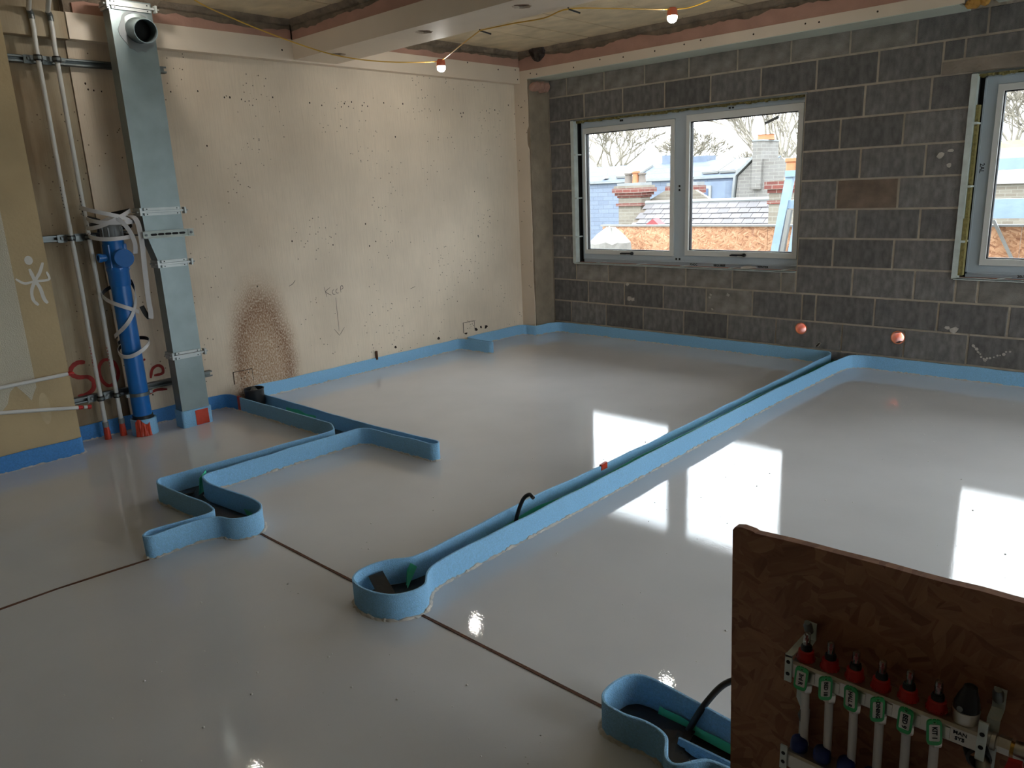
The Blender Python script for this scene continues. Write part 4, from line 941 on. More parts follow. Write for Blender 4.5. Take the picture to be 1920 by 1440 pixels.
m = MB(); m.prism([(XN, -4.915+.03*math.cos(2*PI*i/16), .33+.10*math.sin(2*PI*i/16)) for i in range(16)], (.0006, 0, 0)); part(m.build('nib_mark', pm('faint_pale_patch', (190, 170, 134), .75, .06, 30), nib), 'faint pale patch')  # pale oval laid flat on the nib
KW = .0045
for pth in ([(-2.70, .785), (-2.685, .70)], [(-2.645, .775), (-2.69, .745), (-2.64, .71)], [(-2.61, .755), (-2.628, .74), (-2.622, .718), (-2.60, .715)], [(-2.575, .758), (-2.592, .742), (-2.586, .722), (-2.565, .72)], [(-2.545, .72), (-2.543, .768), (-2.525, .775), (-2.52, .755), (-2.542, .745)], [(-2.60, .685), (-2.60, .40)], [(-2.645, .425), (-2.60, .365)], [(-2.545, .425), (-2.60, .365)], [(-3.02, .83), (-2.985, .845), (-2.96, .87)], [(-1.80, .66), (-1.74, .675)]):
    spray(pth, KW, M_PENCIL, wl_, 'pencil_writing', .0012)
# nail holes and chips
m = MB(); rnd = random.Random(77)
for i in range(90):
    y = -4.3+4.1*rnd.random(); z = rnd.choice([rnd.uniform(.15, 2.3), 2.22+rnd.uniform(-.03, .03)]); r = rnd.uniform(.003, .009)
    m.prism([(.0004, y+r*.7*math.cos(2*PI*j/6), z+r*math.sin(2*PI*j/6)) for j in range(6)], (.0006, 0, 0))
for (y, z) in ((-1.08, .17), (-1.0, .155), (-.93, .17), (-.86, .16), (-1.14, .15), (-2.02, .16), (-1.5, .15)):
    k = 8; r = rnd.uniform(.012, .028); m.prism([(.0004, y+r*rnd.uniform(.5, 1.2)*math.cos(2*PI*j/k), z+r*rnd.uniform(.5, 1)*math.sin(2*PI*j/k)) for j in range(k)], (.0008, 0, 0))
part(m.build('nail_hole', M_HOLE, wl_), 'small dark nail holes and chips')
m = MB()
for (y, z) in ((-.6, 2.60), (-.36, 2.615), (-.33, 2.53), (-1.0, 2.63), (-2.9, 2.56)):
    m.lathe((.0802, y, z), (1, 0, 0), [(.007, 0), (.006, .0008)], 8)
m.build('nail_hole', M_HOLE, bk)
m = MB()
for x in (.22, .3, .75, 1.05, 1.3, 1.62, 1.9, 2.05, 2.5, 2.9, 3.0, 3.4, 3.8):
    m.lathe((x, -.3003, 2.565+random.uniform(-.025, .03)), (0, -1, 0), [(.007, 0), (.006, .0008)], 8)
m.build('nail_hole', M_HOLE, cas)
m = MB()
for i in range(16):
    m.lathe((random.uniform(.02, .15), -.3003, random.uniform(.2, 2.4)), (0, -1, 0), [(.005, 0), (.004, .0008)], 7)
m.build('nail_hole', M_HOLE, col)
for i, (yc, zc, w, h) in enumerate(((-3.497, .195, .15, .092), (-1.098, .197, .148, .10))):
    t = thing('blanking_plate', (0, yc, zc), ['cream blank socket plate on the wall above the black tub', 'cream blank socket plate low on the far end of the cream wall'][i], 'plate', 'blank plates on the cream wall')
    B('plate', M_PAPER, t, (0, .0035, yc-w/2, yc+w/2, zc-h/2, zc+h/2)); m = MB(); e = .0035
    m.box(0, .0042, yc-w/2-e, yc-w/2, zc-h/2, zc+h/2+e); m.box(0, .0042, yc+w/2, yc+w/2+e, zc-h/2, zc+h/2+e); m.box(0, .0042, yc-w/2-e, yc+w/2+e, zc+h/2, zc+h/2+e); part(m.build('outline_gap', M_HOLE, t), 'dark gap round the plate')
    m = MB()
    for dy, dz in ((-.02, -.012), (.01, -.012), (.02, .022), (.045, .024)): m.lathe((.0035, yc+dy, zc+dz), (1, 0, 0), [(.0045, 0), (.004, .001)], 7)
    m.build('screw_hole', M_HOLE, t)
m = MB(); m.tube([(.012, -2.245, .09), (.012, -2.245, .165)], .011, 8); tag(m.build('rusty_stub', M_BROWN), 'rusty brown pipe stub poking up behind the cream wall foam', 'pipe stub')

# ================================================================== CEILING ITEMS
fl = thing('festoon_lights', (.7, -1.9, 2.5), 'yellow festoon cable with small lit bulbs in salmon holders slung under the beam', 'lights')
m = MB(); m.tube(catmull([(1.25, -4.35, 2.66), (1.032, -4.0, 2.576), (.838, -3.7, 2.560), (.732, -3.4, 2.524), (.635, -3.1, 2.495), (.613, -2.85, 2.462), (.625, -2.6, 2.445), (.632, -2.3, 2.452), (.655, -2.0, 2.474), (.708, -1.9, 2.488), (1.0, -2.06, 2.486), (1.25, -2.2, 2.488), (1.662, -2.42, 2.494)], 6), .004, 8); m.build('cable', M_YCABLE, fl, True)
m = MB(); m.tube(catmull([(1.662, -2.42, 2.494), (1.943, -2.42, 2.488), (2.203, -2.42, 2.476), (2.39, -2.42, 2.493), (2.41, -2.0, 2.545), (2.47, -1.42, 2.605), (2.56, -1.2, 2.65), (3.0, -1.2, 2.74)], 6), .004, 8); m.build('cable', M_YCABLE, fl, True)
m = MB()
for x in (1.662, 2.39): m.tube([(x, -2.432, 2.52), (x, -2.418, 2.492), (x+.03, -2.35, 2.475)], .005, 6)
part(m.build('cable_tie', M_BLACKP, fl), 'black cable ties at the beam edge')
def bulb(x, y, z):
    m = MB(); m.lathe((x, y, z+.028), (0, 0, -1), [(.0, -.012), (.024, -.010), (.031, 0), (.034, .024), (.034, .040), (.028, .042)], 20, caps=False); m.build('lamp_holder', M_HOLDER, fl, True)
    m = MB(); m.lathe((x, y, z-.012), (0, 0, -1), [(.030, 0), (.033, .010), (.031, .022), (.024, .034), (.012, .041), (.0005, .043)], 20, caps=False); part(m.build('bulb', M_BULB, fl, True), 'lit white bulb')
bulb(.705, -1.9, 2.458); bulb(2.47, -1.42, 2.575); bulb(.56, -4.10, 2.735)
# black plastic stuffed into a hole at the corner
m = MB(); vs = []; fs = []; n = 18
for i in range(11):
    t = i/10; z = 2.785-.125*t; r = (.105*(1-t)**.55+.008)
    for j in range(n):
        a = 2*PI*j/n; k = 1+.22*noise.noise(Vector((math.cos(a)*2.3, math.sin(a)*2.3, t*4)))+.18*math.sin(a*7+t*3)*(.4+t*.6)
        vs.append((.325+r*k*math.cos(a), -.298+.5*r*k*math.sin(a), z))
for i in range(10):
    for j in range(n): fs.append((i*n+j, i*n+(j+1) % n, (i+1)*n+(j+1) % n, (i+1)*n+j))
fs.append(tuple(range(10*n, 11*n)))
m.add(vs, fs); tag(m.build('plastic_bundle', pm('crumpled_dark_polythene', (44, 34, 30), .28, .4, 18, .8, 30)), 'crumpled dark plastic stuffed under the soffit in the corner above the column', 'plastic')

# ================================================================== MANIFOLD PANEL
pn = MB(); rnd = random.Random(3)
top = [(4.669, .752), (4.674, .760), (4.690, .764), (4.715, .762), (4.722, .759)]+[(4.74+.05*i, .7625+.0011*i+rnd.uniform(-.0012, .0012)) for i in range(1, 16)]+[(5.55, .781)]
pn.slab2d([(4.686, .006), (5.55, .006)]+top[::-1], [], lambda x, z: (x, -4.752, z), (0, .020, 0))
o = tag(pn.build('chipboard_panel', M_OSBIN), 'dark brown chipboard panel standing at the lower right, carrying the manifold', 'panel')
MY = -4.81
mf = thing('heating_manifold', (5.0, -4.79, .55), 'steel underfloor heating manifold with six red capped flow meters on the brown panel', 'manifold')
XP = [4.866+.0481*i for i in range(6)]
m = MB(); m.box(4.848, 5.186, -4.836, -4.787, .515, .541)
vsq = [(-4.836, .512), (-4.832, .508), (-4.791, .508), (-4.787, .512), (-4.787, .541), (-4.791, .546), (-4.832, .546), (-4.836, .541)]
m = MB(); m.prism([(4.848, y, z) for y, z in vsq], (.340, 0, 0)); m.build('flow_bar', M_NICKEL, mf)
m = MB(); m.prism([(4.846, y, z-.216) for y, z in vsq], (.344, 0, 0)); m.build('return_bar', M_NICKEL, mf)
m = MB()
for x in XP: m.box(x+.014, x+.030, -4.8385, -4.836, .516, .538)
m.build('stamped_pad', M_NICKEL, mf)
for x in XP:
    f = MB(); f.lathe((x, MY, .540), (0, 0, 1), [(.0175, 0), (.0175, .010), (.0165, .014), (.0150, .026), (.0120, .028)], 20)
    for j in range(14): a = 2*PI*j/14; f.box(x+.0172*math.cos(a)-.0012, x+.0172*math.cos(a)+.0012, MY+.0172*math.sin(a)-.0012, MY+.0172*math.sin(a)+.0012, .541, .551)
    fo = f.build('flow_meter', M_RED, mf, True)
    f = MB(); f.lathe((x, MY, .567), (0, 0, 1), [(.0115, 0), (.0110, .008), (.0095, .011)], 16); f.build('collar', M_BLACKP, fo, True)
    f = MB(); f.lathe((x, MY, .577), (0, 0, 1), [(.0072, 0), (.0072, .024), (.0065, .0275), (.004, .029), (.0001, .0295)], 16, caps=False); part(f.build('sight_glass', M_CLEAR, fo, True), 'clear sight glass')
    f = MB(); f.lathe((x, MY, .5765), (0, 0, 1), [(.0022, 0), (.0022, .022)], 8); f.lathe((x, MY, .588), (0, 0, 1), [(.004, 0), (.004, .004)], 8); f.build('float', M_REDPAINT, fo)
    f = MB(); f.lathe((x+.002, -4.806, .470), (0, 0, 1), [(.0125, 0), (.0135, .004), (.0135, .018), (.011, .022), (.011, .038)], 6); f.build('outlet_nut', M_NICKEL, mf)
    f = MB(); f.tube([(x+.004, -4.795, .02), (x+.005, -4.797, .2), (x+.003, -4.803, .40), (x+.002, -4.806, .472)], .0082, 14); part(f.build('loop_pipe', M_PEX, mf, True), 'milky white plastic pipe')
for i, x in enumerate(XP):
    f = MB(); f.lathe((x-.003, MY, .324), (0, 0, 1), [(.0165, 0), (.0175, .006), (.0172, .022), (.0145, .030), (.009, .0345), (.0005, .0355)], 18, caps=False); part(f.build('return_cap', M_NAVY, mf, True), 'navy blue valve cap')
# air vent / actuator head on the bar end
m = MB(); m.lathe((5.152, MY, .540), (0, 0, 1), [(.019, 0), (.0215, .016), (.0225, .030), (.0205, .031)], 24); m.build('valve_body', M_NICKEL, mf, True)
m = MB(); m.lathe((5.152, MY, .569), (.06, .1, 1), [(.0212, 0), (.0208, .010), (.0165, .026), (.0120, .038), (.0105, .045), (.006, .048), (.0005, .0485)], 24, caps=False); part(m.build('vent_knob', M_BLACKP, mf, True), 'black domed vent knob')
m = MB(); m.lathe((5.146, MY-.0205, .578), (-.2, -1, .25), [(.005, 0), (.005, .0012)], 14); m.build('knob_badge', M_GREYP, mf)
# brackets
m = MB()
for x0, x1 in ((4.836, 4.850),):
    m.box(x0, x1, -4.841, -4.837, .500, .562); m.box(x0, x1, -4.841, -4.752, .556, .560)
m.build('clamp_plate', M_REVEAL, mf); m = MB(); m.box(4.836, 4.850, -4.841, -4.837, .288, .345); m.build('clamp_plate', M_REVEAL, mf)
m = MB(); m.box(5.178, 5.192, -4.841, -4.837, .500, .575); m.build('clamp_plate', M_REVEAL, mf); m = MB(); m.box(5.178, 5.192, -4.841, -4.837, .285, .35); m.build('clamp_plate', M_REVEAL, mf)
for xa in (4.849, 5.186):
    m = MB(); x0, x1 = xa-.004, xa+.016
    prof = [(-4.757, .600), (-4.757, .560), (-4.790, .556), (-4.790, .436), (-4.766, .398), (-4.766, .330), (-4.754, .29)]
    for (ya, za), (yb, zb) in zip(prof, prof[1:]): m.prism([(x0, ya, za), (x1, ya, za), (x1, yb, zb), (x0, yb, zb)], (0, -.003, .0005))
    m.build('support_bracket', M_REVEAL, mf)
    for z in (.598, .385):
        m = MB(); m.lathe((xa+.006, -4.772, z-.012), (0, -.5, 1), [(.009, 0), (.009, .02), (.006, .024), (.006, .03)], 12); m.build('bolt', M_GALVD, mf, True)
m = MB()
for x, z in ((4.843, .545), (4.843, .518), (4.843, .327), (4.843, .306), (5.185, .552), (5.185, .526)): m.lathe((x, -4.841, z), (0, -1, 0), [(.0042, 0), (.0042, .0006)], 10)
for z in (.470,): m.lathe((4.857, -4.7935, z), (0, -1, 0), [(.006, 0), (.006, .0006)], 10)
m.build('slot_hole', M_SLOT, mf)
# inlet fittings running off to the right
m = MB(); m.lathe((5.188, MY, .527), (1, 0, 0), [(.013, 0), (.013, .006), (.016, .007), (.016, .014), (.012, .015), (.012, .020)], 20); m.build('union_nut', M_NICKEL, mf, True)
m = MB(); m.lathe((5.206, MY, .527), (1, 0, 0), [(.016, 0), (.016, .018)], 6); m.build('union_nut', M_NICKEL, mf)
m = MB(); m.lathe((5.224, MY, .527), (1, 0, 0), [(.012, 0), (.012, .006), (.015, .007)], 20); m.build('brass_ring', M_BRASS, mf, True)
m = MB(); m.lathe((5.230, MY, .527), (1, 0, 0), [(.0155, 0), (.0165, .02), (.0165, .06), (.013, .07), (.013, .2)], 20); m.build('ball_valve', M_NICKEL, mf, True)
m = MB(); m.prism([(5.226, -4.835, .525), (5.246, -4.835, .528), (5.252, -4.842, .495), (5.243, -4.848, .478), (5.228, -4.846, .485), (5.222, -4.842, .505)], (0, -.007, -.002)); part(m.build('valve_lever', M_RED, mf), 'red valve lever')
m = MB(); m.lathe((5.172, -4.80, .49), (.4, -1, .1), [(.020, 0), (.020, .03), (.016, .034), (.016, 0)], 20, caps=False); m.build('drain_cap', M_BLACKP, mf, True)
m = MB(); m.lathe((5.186, -4.815, .488), (.3, -1, -.2), [(.011, 0), (.012, .02), (.008, .03), (.008, .04)], 10); m.build('drain_tap', M_NICKEL, mf, True)
for i, s in enumerate(('MAN', 'SYS')):
    text_mesh(s, .010, M_INK, mf, 'marker_writing', Matrix.Translation((5.152, -4.8368, .533-.011*i)) @ FX, bold=.0002)
# green key tags
txt = ['3rd R', 'BED 18', 'HALL R', 'DINING', 'BED 9', 'KIT 1']
desc = ['green key tag at the left end of the manifold, above the first white pipe', 'second green key tag from the left end of the manifold, turned aside', 'third green key tag from the left end of the manifold, face on', 'fourth green key tag along the manifold bar, turned aside', 'fifth green key tag along the manifold bar, face on', 'green key tag nearest the black vent knob of the manifold']
for i, x in enumerate(XP):
    cx = x+.0085; cy = -4.8475; czz = .527; t = thing('key_tag', (cx, cy, czz), desc[i], 'key tag', 'green key tags on the manifold')
    turn = (.10, .62, -.05, .60, .02, .52)[i]; tl = (.06, -.02, -.03, -.04, .03, -.08)[i]
    T = Matrix.Translation((cx, cy-.004, czz)) @ Matrix.Rotation(turn, 4, 'Z') @ Matrix.Rotation(tl, 4, 'Y')
    def tr(o): o.data.transform(T); return o
    hw, hh = .0125, .0260
    out = fillet([(-hw, -hh, 0), (hw, -hh, 0), (hw, hh, 0), (-hw, hh, 0)], .0095, closed=True)
    m = MB(); hole = [(.0018*math.cos(2*PI*j/8), .0215+.0018*math.sin(2*PI*j/8)) for j in range(8)]
    m.slab2d([(p.x, p.y) for p in out], [hole], lambda x, z: (x, -.002, z), (0, .004, 0)); tr(m.build('tag_body', M_TAG, t))
    m = MB(); rim = fillet([(-hw*.70, -hh*.66, 0), (hw*.70, -hh*.66, 0), (hw*.70, hh*.66, 0), (-hw*.70, hh*.66, 0)], .003, closed=True)
    m.slab2d([(p.x, p.y) for p in rim], [], lambda x, z: (x, -.0026, z), (0, .0008, 0)); part(tr(m.build('paper_insert', M_TAGPAPER, t)), 'white paper insert')
    text_mesh(txt[i], .0102 if len(txt[i]) > 5 else .0115, M_INK, t, 'handwriting', T @ Matrix.Translation((0, -.0029, 0)) @ FX @ Matrix.Rotation(-PI/2, 4, 'Z'), bold=.00035)
    m = MB(); m.tube([(.0+.004*math.cos(2*PI*j/12), -.001+.001*math.sin(2*PI*j/12), .0245+.0055*math.sin(2*PI*j/12)) for j in range(12)], .0005, 5, closed=True); tr(m.build('split_ring', M_NICKEL, t))

# ================================================================== OUTSIDE
struct(B('ground', M_GROUND, None, (-160, 160, -160, 200, -9.4, -9.2)))
terr = struct(B('terrace_deck', M_LEAD, None, (-4, 12, .2, 2.3, -.05, .05)))
# chipboard hoarding along the terrace, boards and white capping
h = thing('hoarding', (3, 2.2, .05), 'orange chipboard hoarding with a pale capping outside the windows', 'hoarding')
for i, (a, b) in enumerate(((-.78, .31), (.315, 1.53), (1.535, 2.75), (2.755, 3.97), (3.975, 5.19), (5.195, 6.4), (6.405, 8.6))):
    B('chipboard_sheet', M_OSBOUT, h, (a, b, 2.2, 2.218, .05, .965))
B('capping', M_WRENDER, h, (-.80, 8.6, 2.18, 2.25, .965, .985))
m = MB(); m.box(-.76, -.35, 2.215, 2.25, .05, .93); m.build('post', M_PINKINS, h)
# sack
m = MB(); vs = []; fs = []; n = 20
for i in range(11):
    t = i/10; zz_ = .05+.92*t; r = (.27 if t < .75 else .27*(1-((t-.75)/.25)**1.6*.8))
    for j in range(n):
        a = 2*PI*j/n; k = 1+.22*noise.noise(Vector((math.cos(a)*1.6, math.sin(a)*1.6, t*3)))
        vs.append((-.46+r*k*math.cos(a)+.09*t, 1.82+r*.8*k*math.sin(a), zz_+.05*noise.noise(Vector((math.cos(a)*2, math.sin(a)*2, 7)))*t))
for i in range(10):
    for j in range(n): fs.append((i*n+j, i*n+(j+1) % n, (i+1)*n+(j+1) % n, (i+1)*n+j))
fs.append(tuple(range(10*n, 11*n))); m.add(vs, fs); tag(m.build('rubble_sack', M_SACK), 'white rubble sack slumped outside the left pane against the hoarding', 'sack')
# pale blue wrapped frame leaning on the hoarding
t = thing('wrapped_window_unit', (1.85, 2.0, .05), 'pale blue film wrapped window unit leaning on the hoarding outside', 'window unit')
def board(a, b, w, th, mat, name, par):
    a = Vector(a); b = Vector(b); d = (b-a).normalized(); s = Vector((1, 0, 0)); s = (s-d*s.dot(d)).normalized(); n = d.cross(s); m = MB()
    m.prism([a-s*w/2-n*th/2, b-s*w/2-n*th/2, b+s*w/2-n*th/2, a+s*w/2-n*th/2], n*th); return m.build(name, mat, par)
board((1.70, 1.80, .05), (1.865, 1.98, 1.53), .085, .06, M_BLUEWRAP, 'left_stile', t)
board((1.92, 1.80, .05), (2.06, 1.98, 1.56), .11, .06, M_BLUEWRAP, 'right_stile', t)
m = MB(); m.box(1.82, 2.06, 1.93, 1.99, 1.17, 1.26); m.build('mid_rail', M_BLUEWRAP, t)
m = MB(); m.box(1.82, 2.10, 1.93, 2.0, 1.50, 1.565); m.build('top_rail', M_BLUEWRAP, t)
board((1.80, 1.79, .05), (1.90, 1.92, 1.16), .04, .05, M_WRENDER, 'inner_batten', t)
# wrapped planks outside the right window
for i, (z0, z1) in enumerate(((1.478, 1.578), (1.05, 1.225))):
    t = thing('wrapped_plank', (5.3, 2.05, z0), ['upper pale blue wrapped plank on edge outside the right window', 'lower pale blue wrapped plank on edge outside the right window'][i], 'plank', 'wrapped planks outside the right window')
    B('plank', M_BLUEWRAP, t, (3.715, 7.2, 2.02, 2.08, z0, z1)); m = MB()
    for x in (4.6, 6.6): m.box(x, x+.03, 2.015, 2.085, z0-.004, z1+.004)
    m.build('tape_band', M_WRENDER, t)
t = thing('plank_trestle', (4.9, 2.0, .05), 'timber trestle holding up the wrapped planks outside the right window', 'trestle'); 
for x in (5.0, 7.0): B('upright', M_PINKINS, t, (x, x+.05, 2.085, 2.13, .05, 1.6))
m = MB(); m.prism([(3.73, 2.15, 1.03), (3.76, 2.15, 1.03), (4.06, 2.15, .45), (4.03, 2.15, .45)], (0, .02, 0)); tag(m.build('pale_batten', M_WRENDER), 'thin pale batten slanting across the hoarding outside the right window', 'batten')

def pot(base, r, hgt, mat, par):
    m = MB(); m.lathe(base, (0, 0, 1), [(r*1.1, 0), (r*.95, hgt*.1), (r*.8, hgt*.8), (r*1.0, hgt*.84), (r*1.0, hgt), (r*.7, hgt), (r*.7, hgt*.5)], 12, caps=False); return m.build('chimney_pot', mat, par, True)
def stack(name, label, x0, x1, y0, y1, zb, zt, mat, bands, pots, cap=None):
    c = thing(name, ((x0+x1)/2, (y0+y1)/2, zb), label, 'chimney')
    B('shaft', mat, c, (x0, x1, y0, y1, zb, zt))
    for (z0, z1, e, mm) in bands: B('band', mm, c, (x0-e, x1+e, y0-e, y1+e, z0, z1))
    for (x, r, hg, mm) in pots: pot((x, (y0+y1)/2, zt), r, hg, mm, c)
    return c
stack('chimney_stack', 'broad pale brick chimney with red corbel bands seen through the left pane', -8.11, -7.33, 13, 13.5, -6, 1.50, M_STOCK,
      [(.87, .95, .06, M_REDBRICK), (1.11, 1.17, .03, M_REDBRICK), (1.17, 1.25, .08, M_REDBRICK), (1.25, 1.38, .14, M_REDBRICK), (1.38, 1.45, .10, M_STOCK), (1.45, 1.53, .03, M_LEAD)],
      [(-7.92, .13, .32, M_POTG), (-7.66, .12, .36, M_POT), (-7.44, .12, .30, M_POTG)])
stack('chimney_stack', 'squat red brick chimney half hidden behind the window mullion', -6.93, -5.97, 13.8, 14.2, -3, 1.42, M_STOCK, [(1.16, 1.38, .05, M_REDBRICK), (1.38, 1.48, .02, M_LEAD)], [(-6.3, .11, .2, M_POTG)])
stack('chimney_stack', 'yellow brick chimney with red corbel beside the wrapped frame at the right pane', -2.05, -1.35, 10, 10.7, -5, 1.44, M_STOCK, [(.95, 1.02, .03, M_REDBRICK), (1.18, 1.26, .03, M_REDBRICK), (1.26, 1.42, .08, M_REDBRICK)], [(-1.72, .15, .45, M_POT), (-1.40, .14, .38, M_POT)])
# tall gable with chimney
g = thing('gable_chimney', (-4.6, 15.4, -6), 'tall grey brick chimney on a sloping gable with one orange pot', 'chimney')
m = MB(); m.prism([(-5.62, 15.1, -6), (-5.42, 15.1, .90), (-5.36, 15.1, 1.58), (-4.86, 15.1, 2.03), (-4.05, 15.1, 2.03), (-3.6, 15.1, 1.6), (-3.3, 15.1, -6)], (0, .6, 0)); m.build('gable_wall', M_STOCK2, g)
B('shaft', M_STOCK2, g, (-4.89, -4.62, 15, 16.1, 1.2, 2.52)); B('cap', M_LEAD, g, (-4.91, -4.60, 14.98, 16.12, 2.52, 2.56))
m = MB()
for a, b in (((-5.46, .90), (-5.40, 1.60)), ((-5.40, 1.60), (-4.87, 2.07))):
    dx, dz = b[0]-a[0], b[1]-a[1]; L = math.hypot(dx, dz); nx, nz = -dz/L*.07, dx/L*.07
    m.prism([(a[0], 15.02, a[1]), (b[0], 15.02, b[1]), (b[0]+nx, 15.02, b[1]+nz), (a[0]+nx, 15.02, a[1]+nz)], (0, .7, 0))
m.build('coping', M_LEAD, g)
m = MB(); m.lathe((-4.76, 15.55, 2.56), (0, 0, 1), [(.24, 0), (.23, .04), (.23, .14), (.25, .15)], 14); m.build('chimney_pot', M_POT, g, True)
# near slate roof with its slates
r = thing('slate_roof', (-4.9, 12, -1), 'pale weathered slate roof across the lower right pane', 'roof')
ry, rz, sl = 13.0, .93, math.radians(36)
def rp_(x, s): return Vector((x, ry-s*math.cos(sl), rz-s*math.sin(sl)))
m = MB(); m.prism([rp_(-7.15, 0), rp_(-2.3, 0), rp_(-2.3, 3.2), rp_(-7.15, 3.2)], (0, .3, -.3)); m.build('roof_deck', M_DARKSLAB, r)
sw, sh = .29, .215
sm = None; nrm = Vector((0, -math.sin(sl), math.cos(sl)))
for row in range(10):
    for k in range(17):
        x = -7.12+(k+(.5 if row % 2 else 0))*sw
        if x+sw > -2.28: continue
        if sm is None:
            mb = MB(); dn = Vector((0, -math.cos(sl), -math.sin(sl))); g_ = .006
            mb.prism([Vector((g_, 0, 0))+nrm*.004, Vector((sw-g_, 0, 0))+nrm*.004, Vector((sw-g_, 0, 0))+dn*(sh*1.35)+nrm*.028, Vector((g_, 0, 0))+dn*(sh*1.35)+nrm*.028], nrm*.010)
            o = mb.build('slate', M_SLATEP, r); sm = o.data
        else:
            o = bpy.data.objects.new('slate', sm); C.objects.link(o); o.parent = r; o.matrix_parent_inverse = Matrix.Translation(-r.location)
        o.location = rp_(x, row*sh)+nrm*random.uniform(0, .006)
m = MB(); m.tube([(-7.15, 13.0, .95), (-2.3, 13.0, .98)], .06, 8); m.build('ridge', M_LEAD, r)
m = MB(); m.prism([(-7.5, 13.6, .6), (-7.45, 13.6, 1.0), (-6.9, 13.6, 1.26), (-5.9, 13.6, 1.26), (-5.45, 13.6, 1.0), (-5.4, 13.6, .6)], (0, .15, 0)); m.build('gable_shoulder', M_STOCK, r)
m = MB(); m.prism([(-5.9, 11, .42), (-5.64, 11, .60), (-5.42, 11, .42)], (0, .3, 0)); tag(m.build('red_gable', M_REDPANEL), 'little red gable peeping over the hoarding in the left pane', 'gable')
# far slate terrace
tr_ = thing('terrace_house', (-13.5, 25, -9), 'long blue grey slate mansard terrace behind the chimneys', 'building')
m = MB(); m.prism([(-30, 24, -1.2), (-30, 24.35, 1.63), (-30, 26.6, 2.35), (-30, 30, 2.35), (-30, 30, -9), (-30, 24, -9)], (20.05, 0, 0)); m.build('body', M_STOCK, tr_)
m = MB(); m.prism([(-30, 23.96, -1.2), (-9.9, 23.96, -1.2), (-9.9, 24.31, 1.62), (-30, 24.31, 1.62)], (0, -.03, .0)); m.build('lower_slope', M_SLATEROOF, tr_)
m = MB(); m.prism([(-30, 24.33, 1.64), (-9.2, 24.33, 1.60), (-9.2, 26.6, 2.36), (-30, 26.6, 2.36)], (0, -.02, .05)); m.build('upper_slope', M_SLATEUP, tr_)
B('eaves_band', M_LEAD, tr_, (-30, -9.5, 24.15, 24.33, 1.58, 1.66))
sl_ = math.atan2(.72, 2.25)
def onroof(x, s): return Vector((x, 24.33+s*math.cos(sl_)-.02, 1.70+s*math.sin(sl_)))
for i, (xa, xb, nm, mm) in enumerate(((-16.4, -15.3, 'skylight', M_WRENDER), (-11.85, -11.1, 'solar_panel', M_SOLAR), (-11.02, -10.25, 'solar_panel', M_SOLAR))):
    m = MB(); m.prism([onroof(xa, .3), onroof(xb, .3), onroof(xb, 1.9), onroof(xa, 1.9)], (0, -.03, .09)); o = m.build(nm+'_frame', M_WRENDER, tr_)
    m = MB(); m.prism([onroof(xa+.07, .4)+Vector((0, -.03, .095)), onroof(xb-.07, .4)+Vector((0, -.03, .095)), onroof(xb-.07, 1.8)+Vector((0, -.03, .095)), onroof(xa+.07, 1.8)+Vector((0, -.03, .095))], (0, -.006, .012)); m.build(nm, mm if nm != 'skylight' else M_SASH, o)
B('dormer_cheek', M_SLATE, tr_, (-11.55, -10.1, 23.4, 24.3, -1, 1.45)); o = B('dormer_window', M_WRENDER, tr_, (-11.45, -10.72, 23.34, 23.42, .5, 1.30)); B('pane', M_SOLAR, o, (-11.36, -11.14, 23.32, 23.35, .58, 1.18), ); B('pane', M_SOLAR, o, (-11.04, -10.84, 23.32, 23.35, .58, 1.18))
B('vent_box', M_SLATE, tr_, (-15.9+.9, -14.3, 26.4, 27.2, 2.3, 2.75)); B('vent_box', M_SLATE, tr_, (-14.1, -12.6, 26.4, 27.2, 2.3, 2.62))
m = MB(); m.lathe((-17.0, 24.6, 1.8), (0, 0, 1), [(.16, 0), (.12, .1), (.09, .4), (.06, .45)], 10); m.build('flue_cowl', M_WRENDER, tr_)
# houses seen through the right window
t = thing('brick_house', (1.5, 20, -9), 'pale brick house wall behind the planks at the right window', 'building')
B('wall', M_STOCK, t, (-4.2, 12, 20, 26, -9, 1.05)); m = MB(); m.prism([(-4.2, 19.9, 1.05), (-4.2, 23, 2.1), (-4.2, 26, 1.05)], (16, 0, 0)); m.build('roof', M_SLATEP, t)
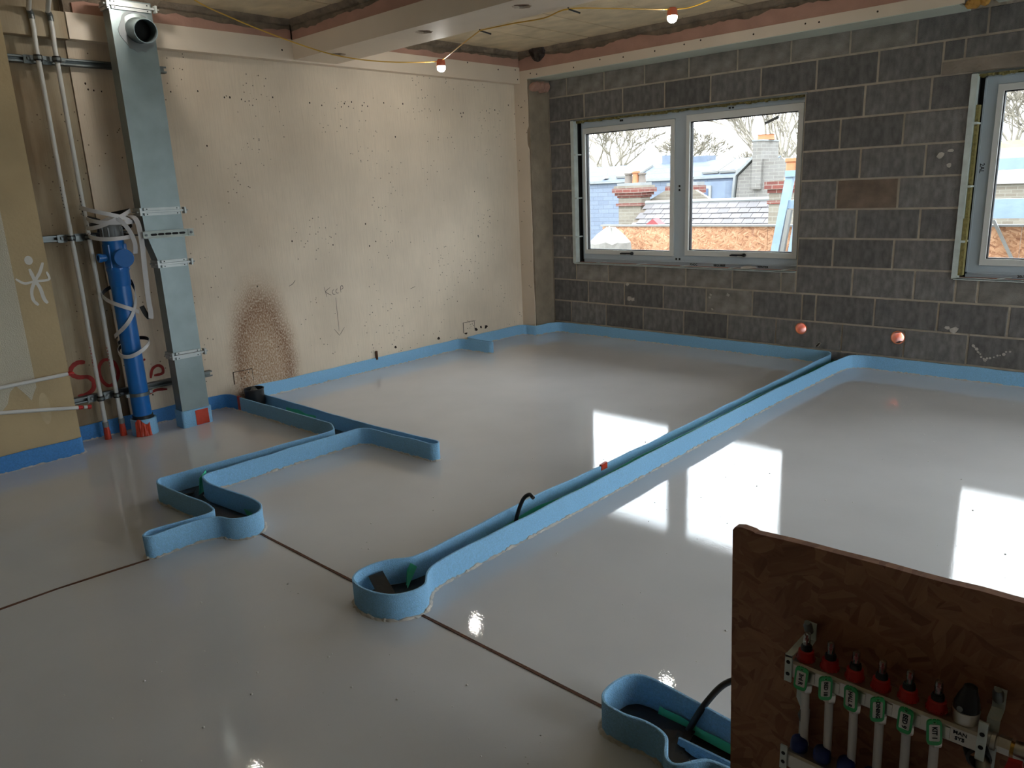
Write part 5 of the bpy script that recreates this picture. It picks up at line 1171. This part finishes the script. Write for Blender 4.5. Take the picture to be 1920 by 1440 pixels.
# hedge-like crown and bare trees
def tree(x, y, zb, zt, spread, label, seed, levels=6, r0=.22, trunk=None):
    rnd = random.Random(seed); m = MB()
    def grow(p, d, L, r, lev):
        q = p+d*L*.5+Vector((rnd.uniform(-1, 1), rnd.uniform(-1, 1), 0))*L*.07; e = q+(d+Vector((rnd.uniform(-.2, .2), rnd.uniform(-.2, .2), .06))).normalized()*L*.5
        r = max(r, .03); m.tube([p, q, e], [r, max(.03, r*.85), max(.026, r*.7)], 5 if lev < 2 else 3, cap=False)
        if lev >= levels: return
        for i in range(rnd.choice([2, 3, 3])):
            a = rnd.uniform(0, 2*PI); sp = rnd.uniform(.4, .9)*spread
            nd = (d+Vector((math.cos(a)*sp, math.sin(a)*sp*.6, rnd.uniform(-.12, .2)))).normalized()
            grow(e if i else q.lerp(e, .8), nd, L*rnd.uniform(.66, .88), r*rnd.uniform(.55, .72), lev+1)
    top_ = trunk; m.tube([(x, y, zb), (x+.1, y, (zb+top_)/2), (x, y, top_)], [r0*1.3, r0*1.1, r0], 7, cap=False)
    k = 5
    for i in range(k):
        a = 2*PI*(i+.3*rnd.random())/k; grow(Vector((x, y, top_-.3*rnd.random())), Vector((math.cos(a)*.62*spread, math.sin(a)*.4*spread, 1)).normalized(), (zt-top_)*rnd.uniform(.30, .42), r0*.6, 1)
    return tag(m.build('bare_tree', M_BARK, None, False, fixn=False), label, 'tree', 'bare winter trees')
tree(-27.6, 40, -9, 6.2, 1.15, 'big spreading bare tree behind the terrace in the left pane', 3, 6, .24, 1.4)
tree(-24.6, 46, -9, 5.0, 1.1, 'bare tree at the right of the left pane, beside the mullion', 8, 6, .18, 1.4)
tree(-12.7, 34, -9, 6.0, .7, 'upright bare tree behind the orange potted chimney', 12, 6, .22, .8)
tree(-13.9, 41, -9, 5.0, .7, 'slender bare tree left of the orange potted chimney', 33, 5, .14, 1.2)
tree(-19.6, 46, -9, 3.3, .9, 'low bare tree on the skyline just right of the mullion', 14, 5, .12, 1.5)
tree(-17.0, 46, -9, 3.6, .9, 'low bare tree on the skyline above the solar panels', 15, 5, .12, 1.5)
tree(-2.5, 40, -9, 5.0, 1.0, 'bare tree behind the brick house in the right window', 16, 6, .2, 1.2)
m = MB(); vs = []; fs = []
for i in range(9):
    for j in range(60):
        xx = -6+18*j/59; a = PI*i/8; rr = 1+.35*noise.noise(Vector((xx*.9, i*.6, 0)))
        vs.append((xx, 27.5+1.3*math.cos(a)*rr, 1.2+1.25*math.sin(a)*rr))
for i in range(8):
    for j in range(59): fs.append((60*i+j, 60*i+j+1, 60*i+61+j, 60*i+60+j))
m.add(vs, fs); tag(m.build('far_hedge', M_HEDGE), 'yellow green foliage behind the brick house in the right window', 'hedge')

for o in bpy.data.objects:   # pieces of a few pixels that nobody could pick apart
    if o.type == 'MESH' and o.name.split('.')[0] in ('rivet', 'nail_hole', 'screw_hole', 'slot_hole', 'fixing_hole', 'mortar_dab', 'stamped_pad', 'printed_mark', 'cable_tie'): o['kind'] = 'stuff'
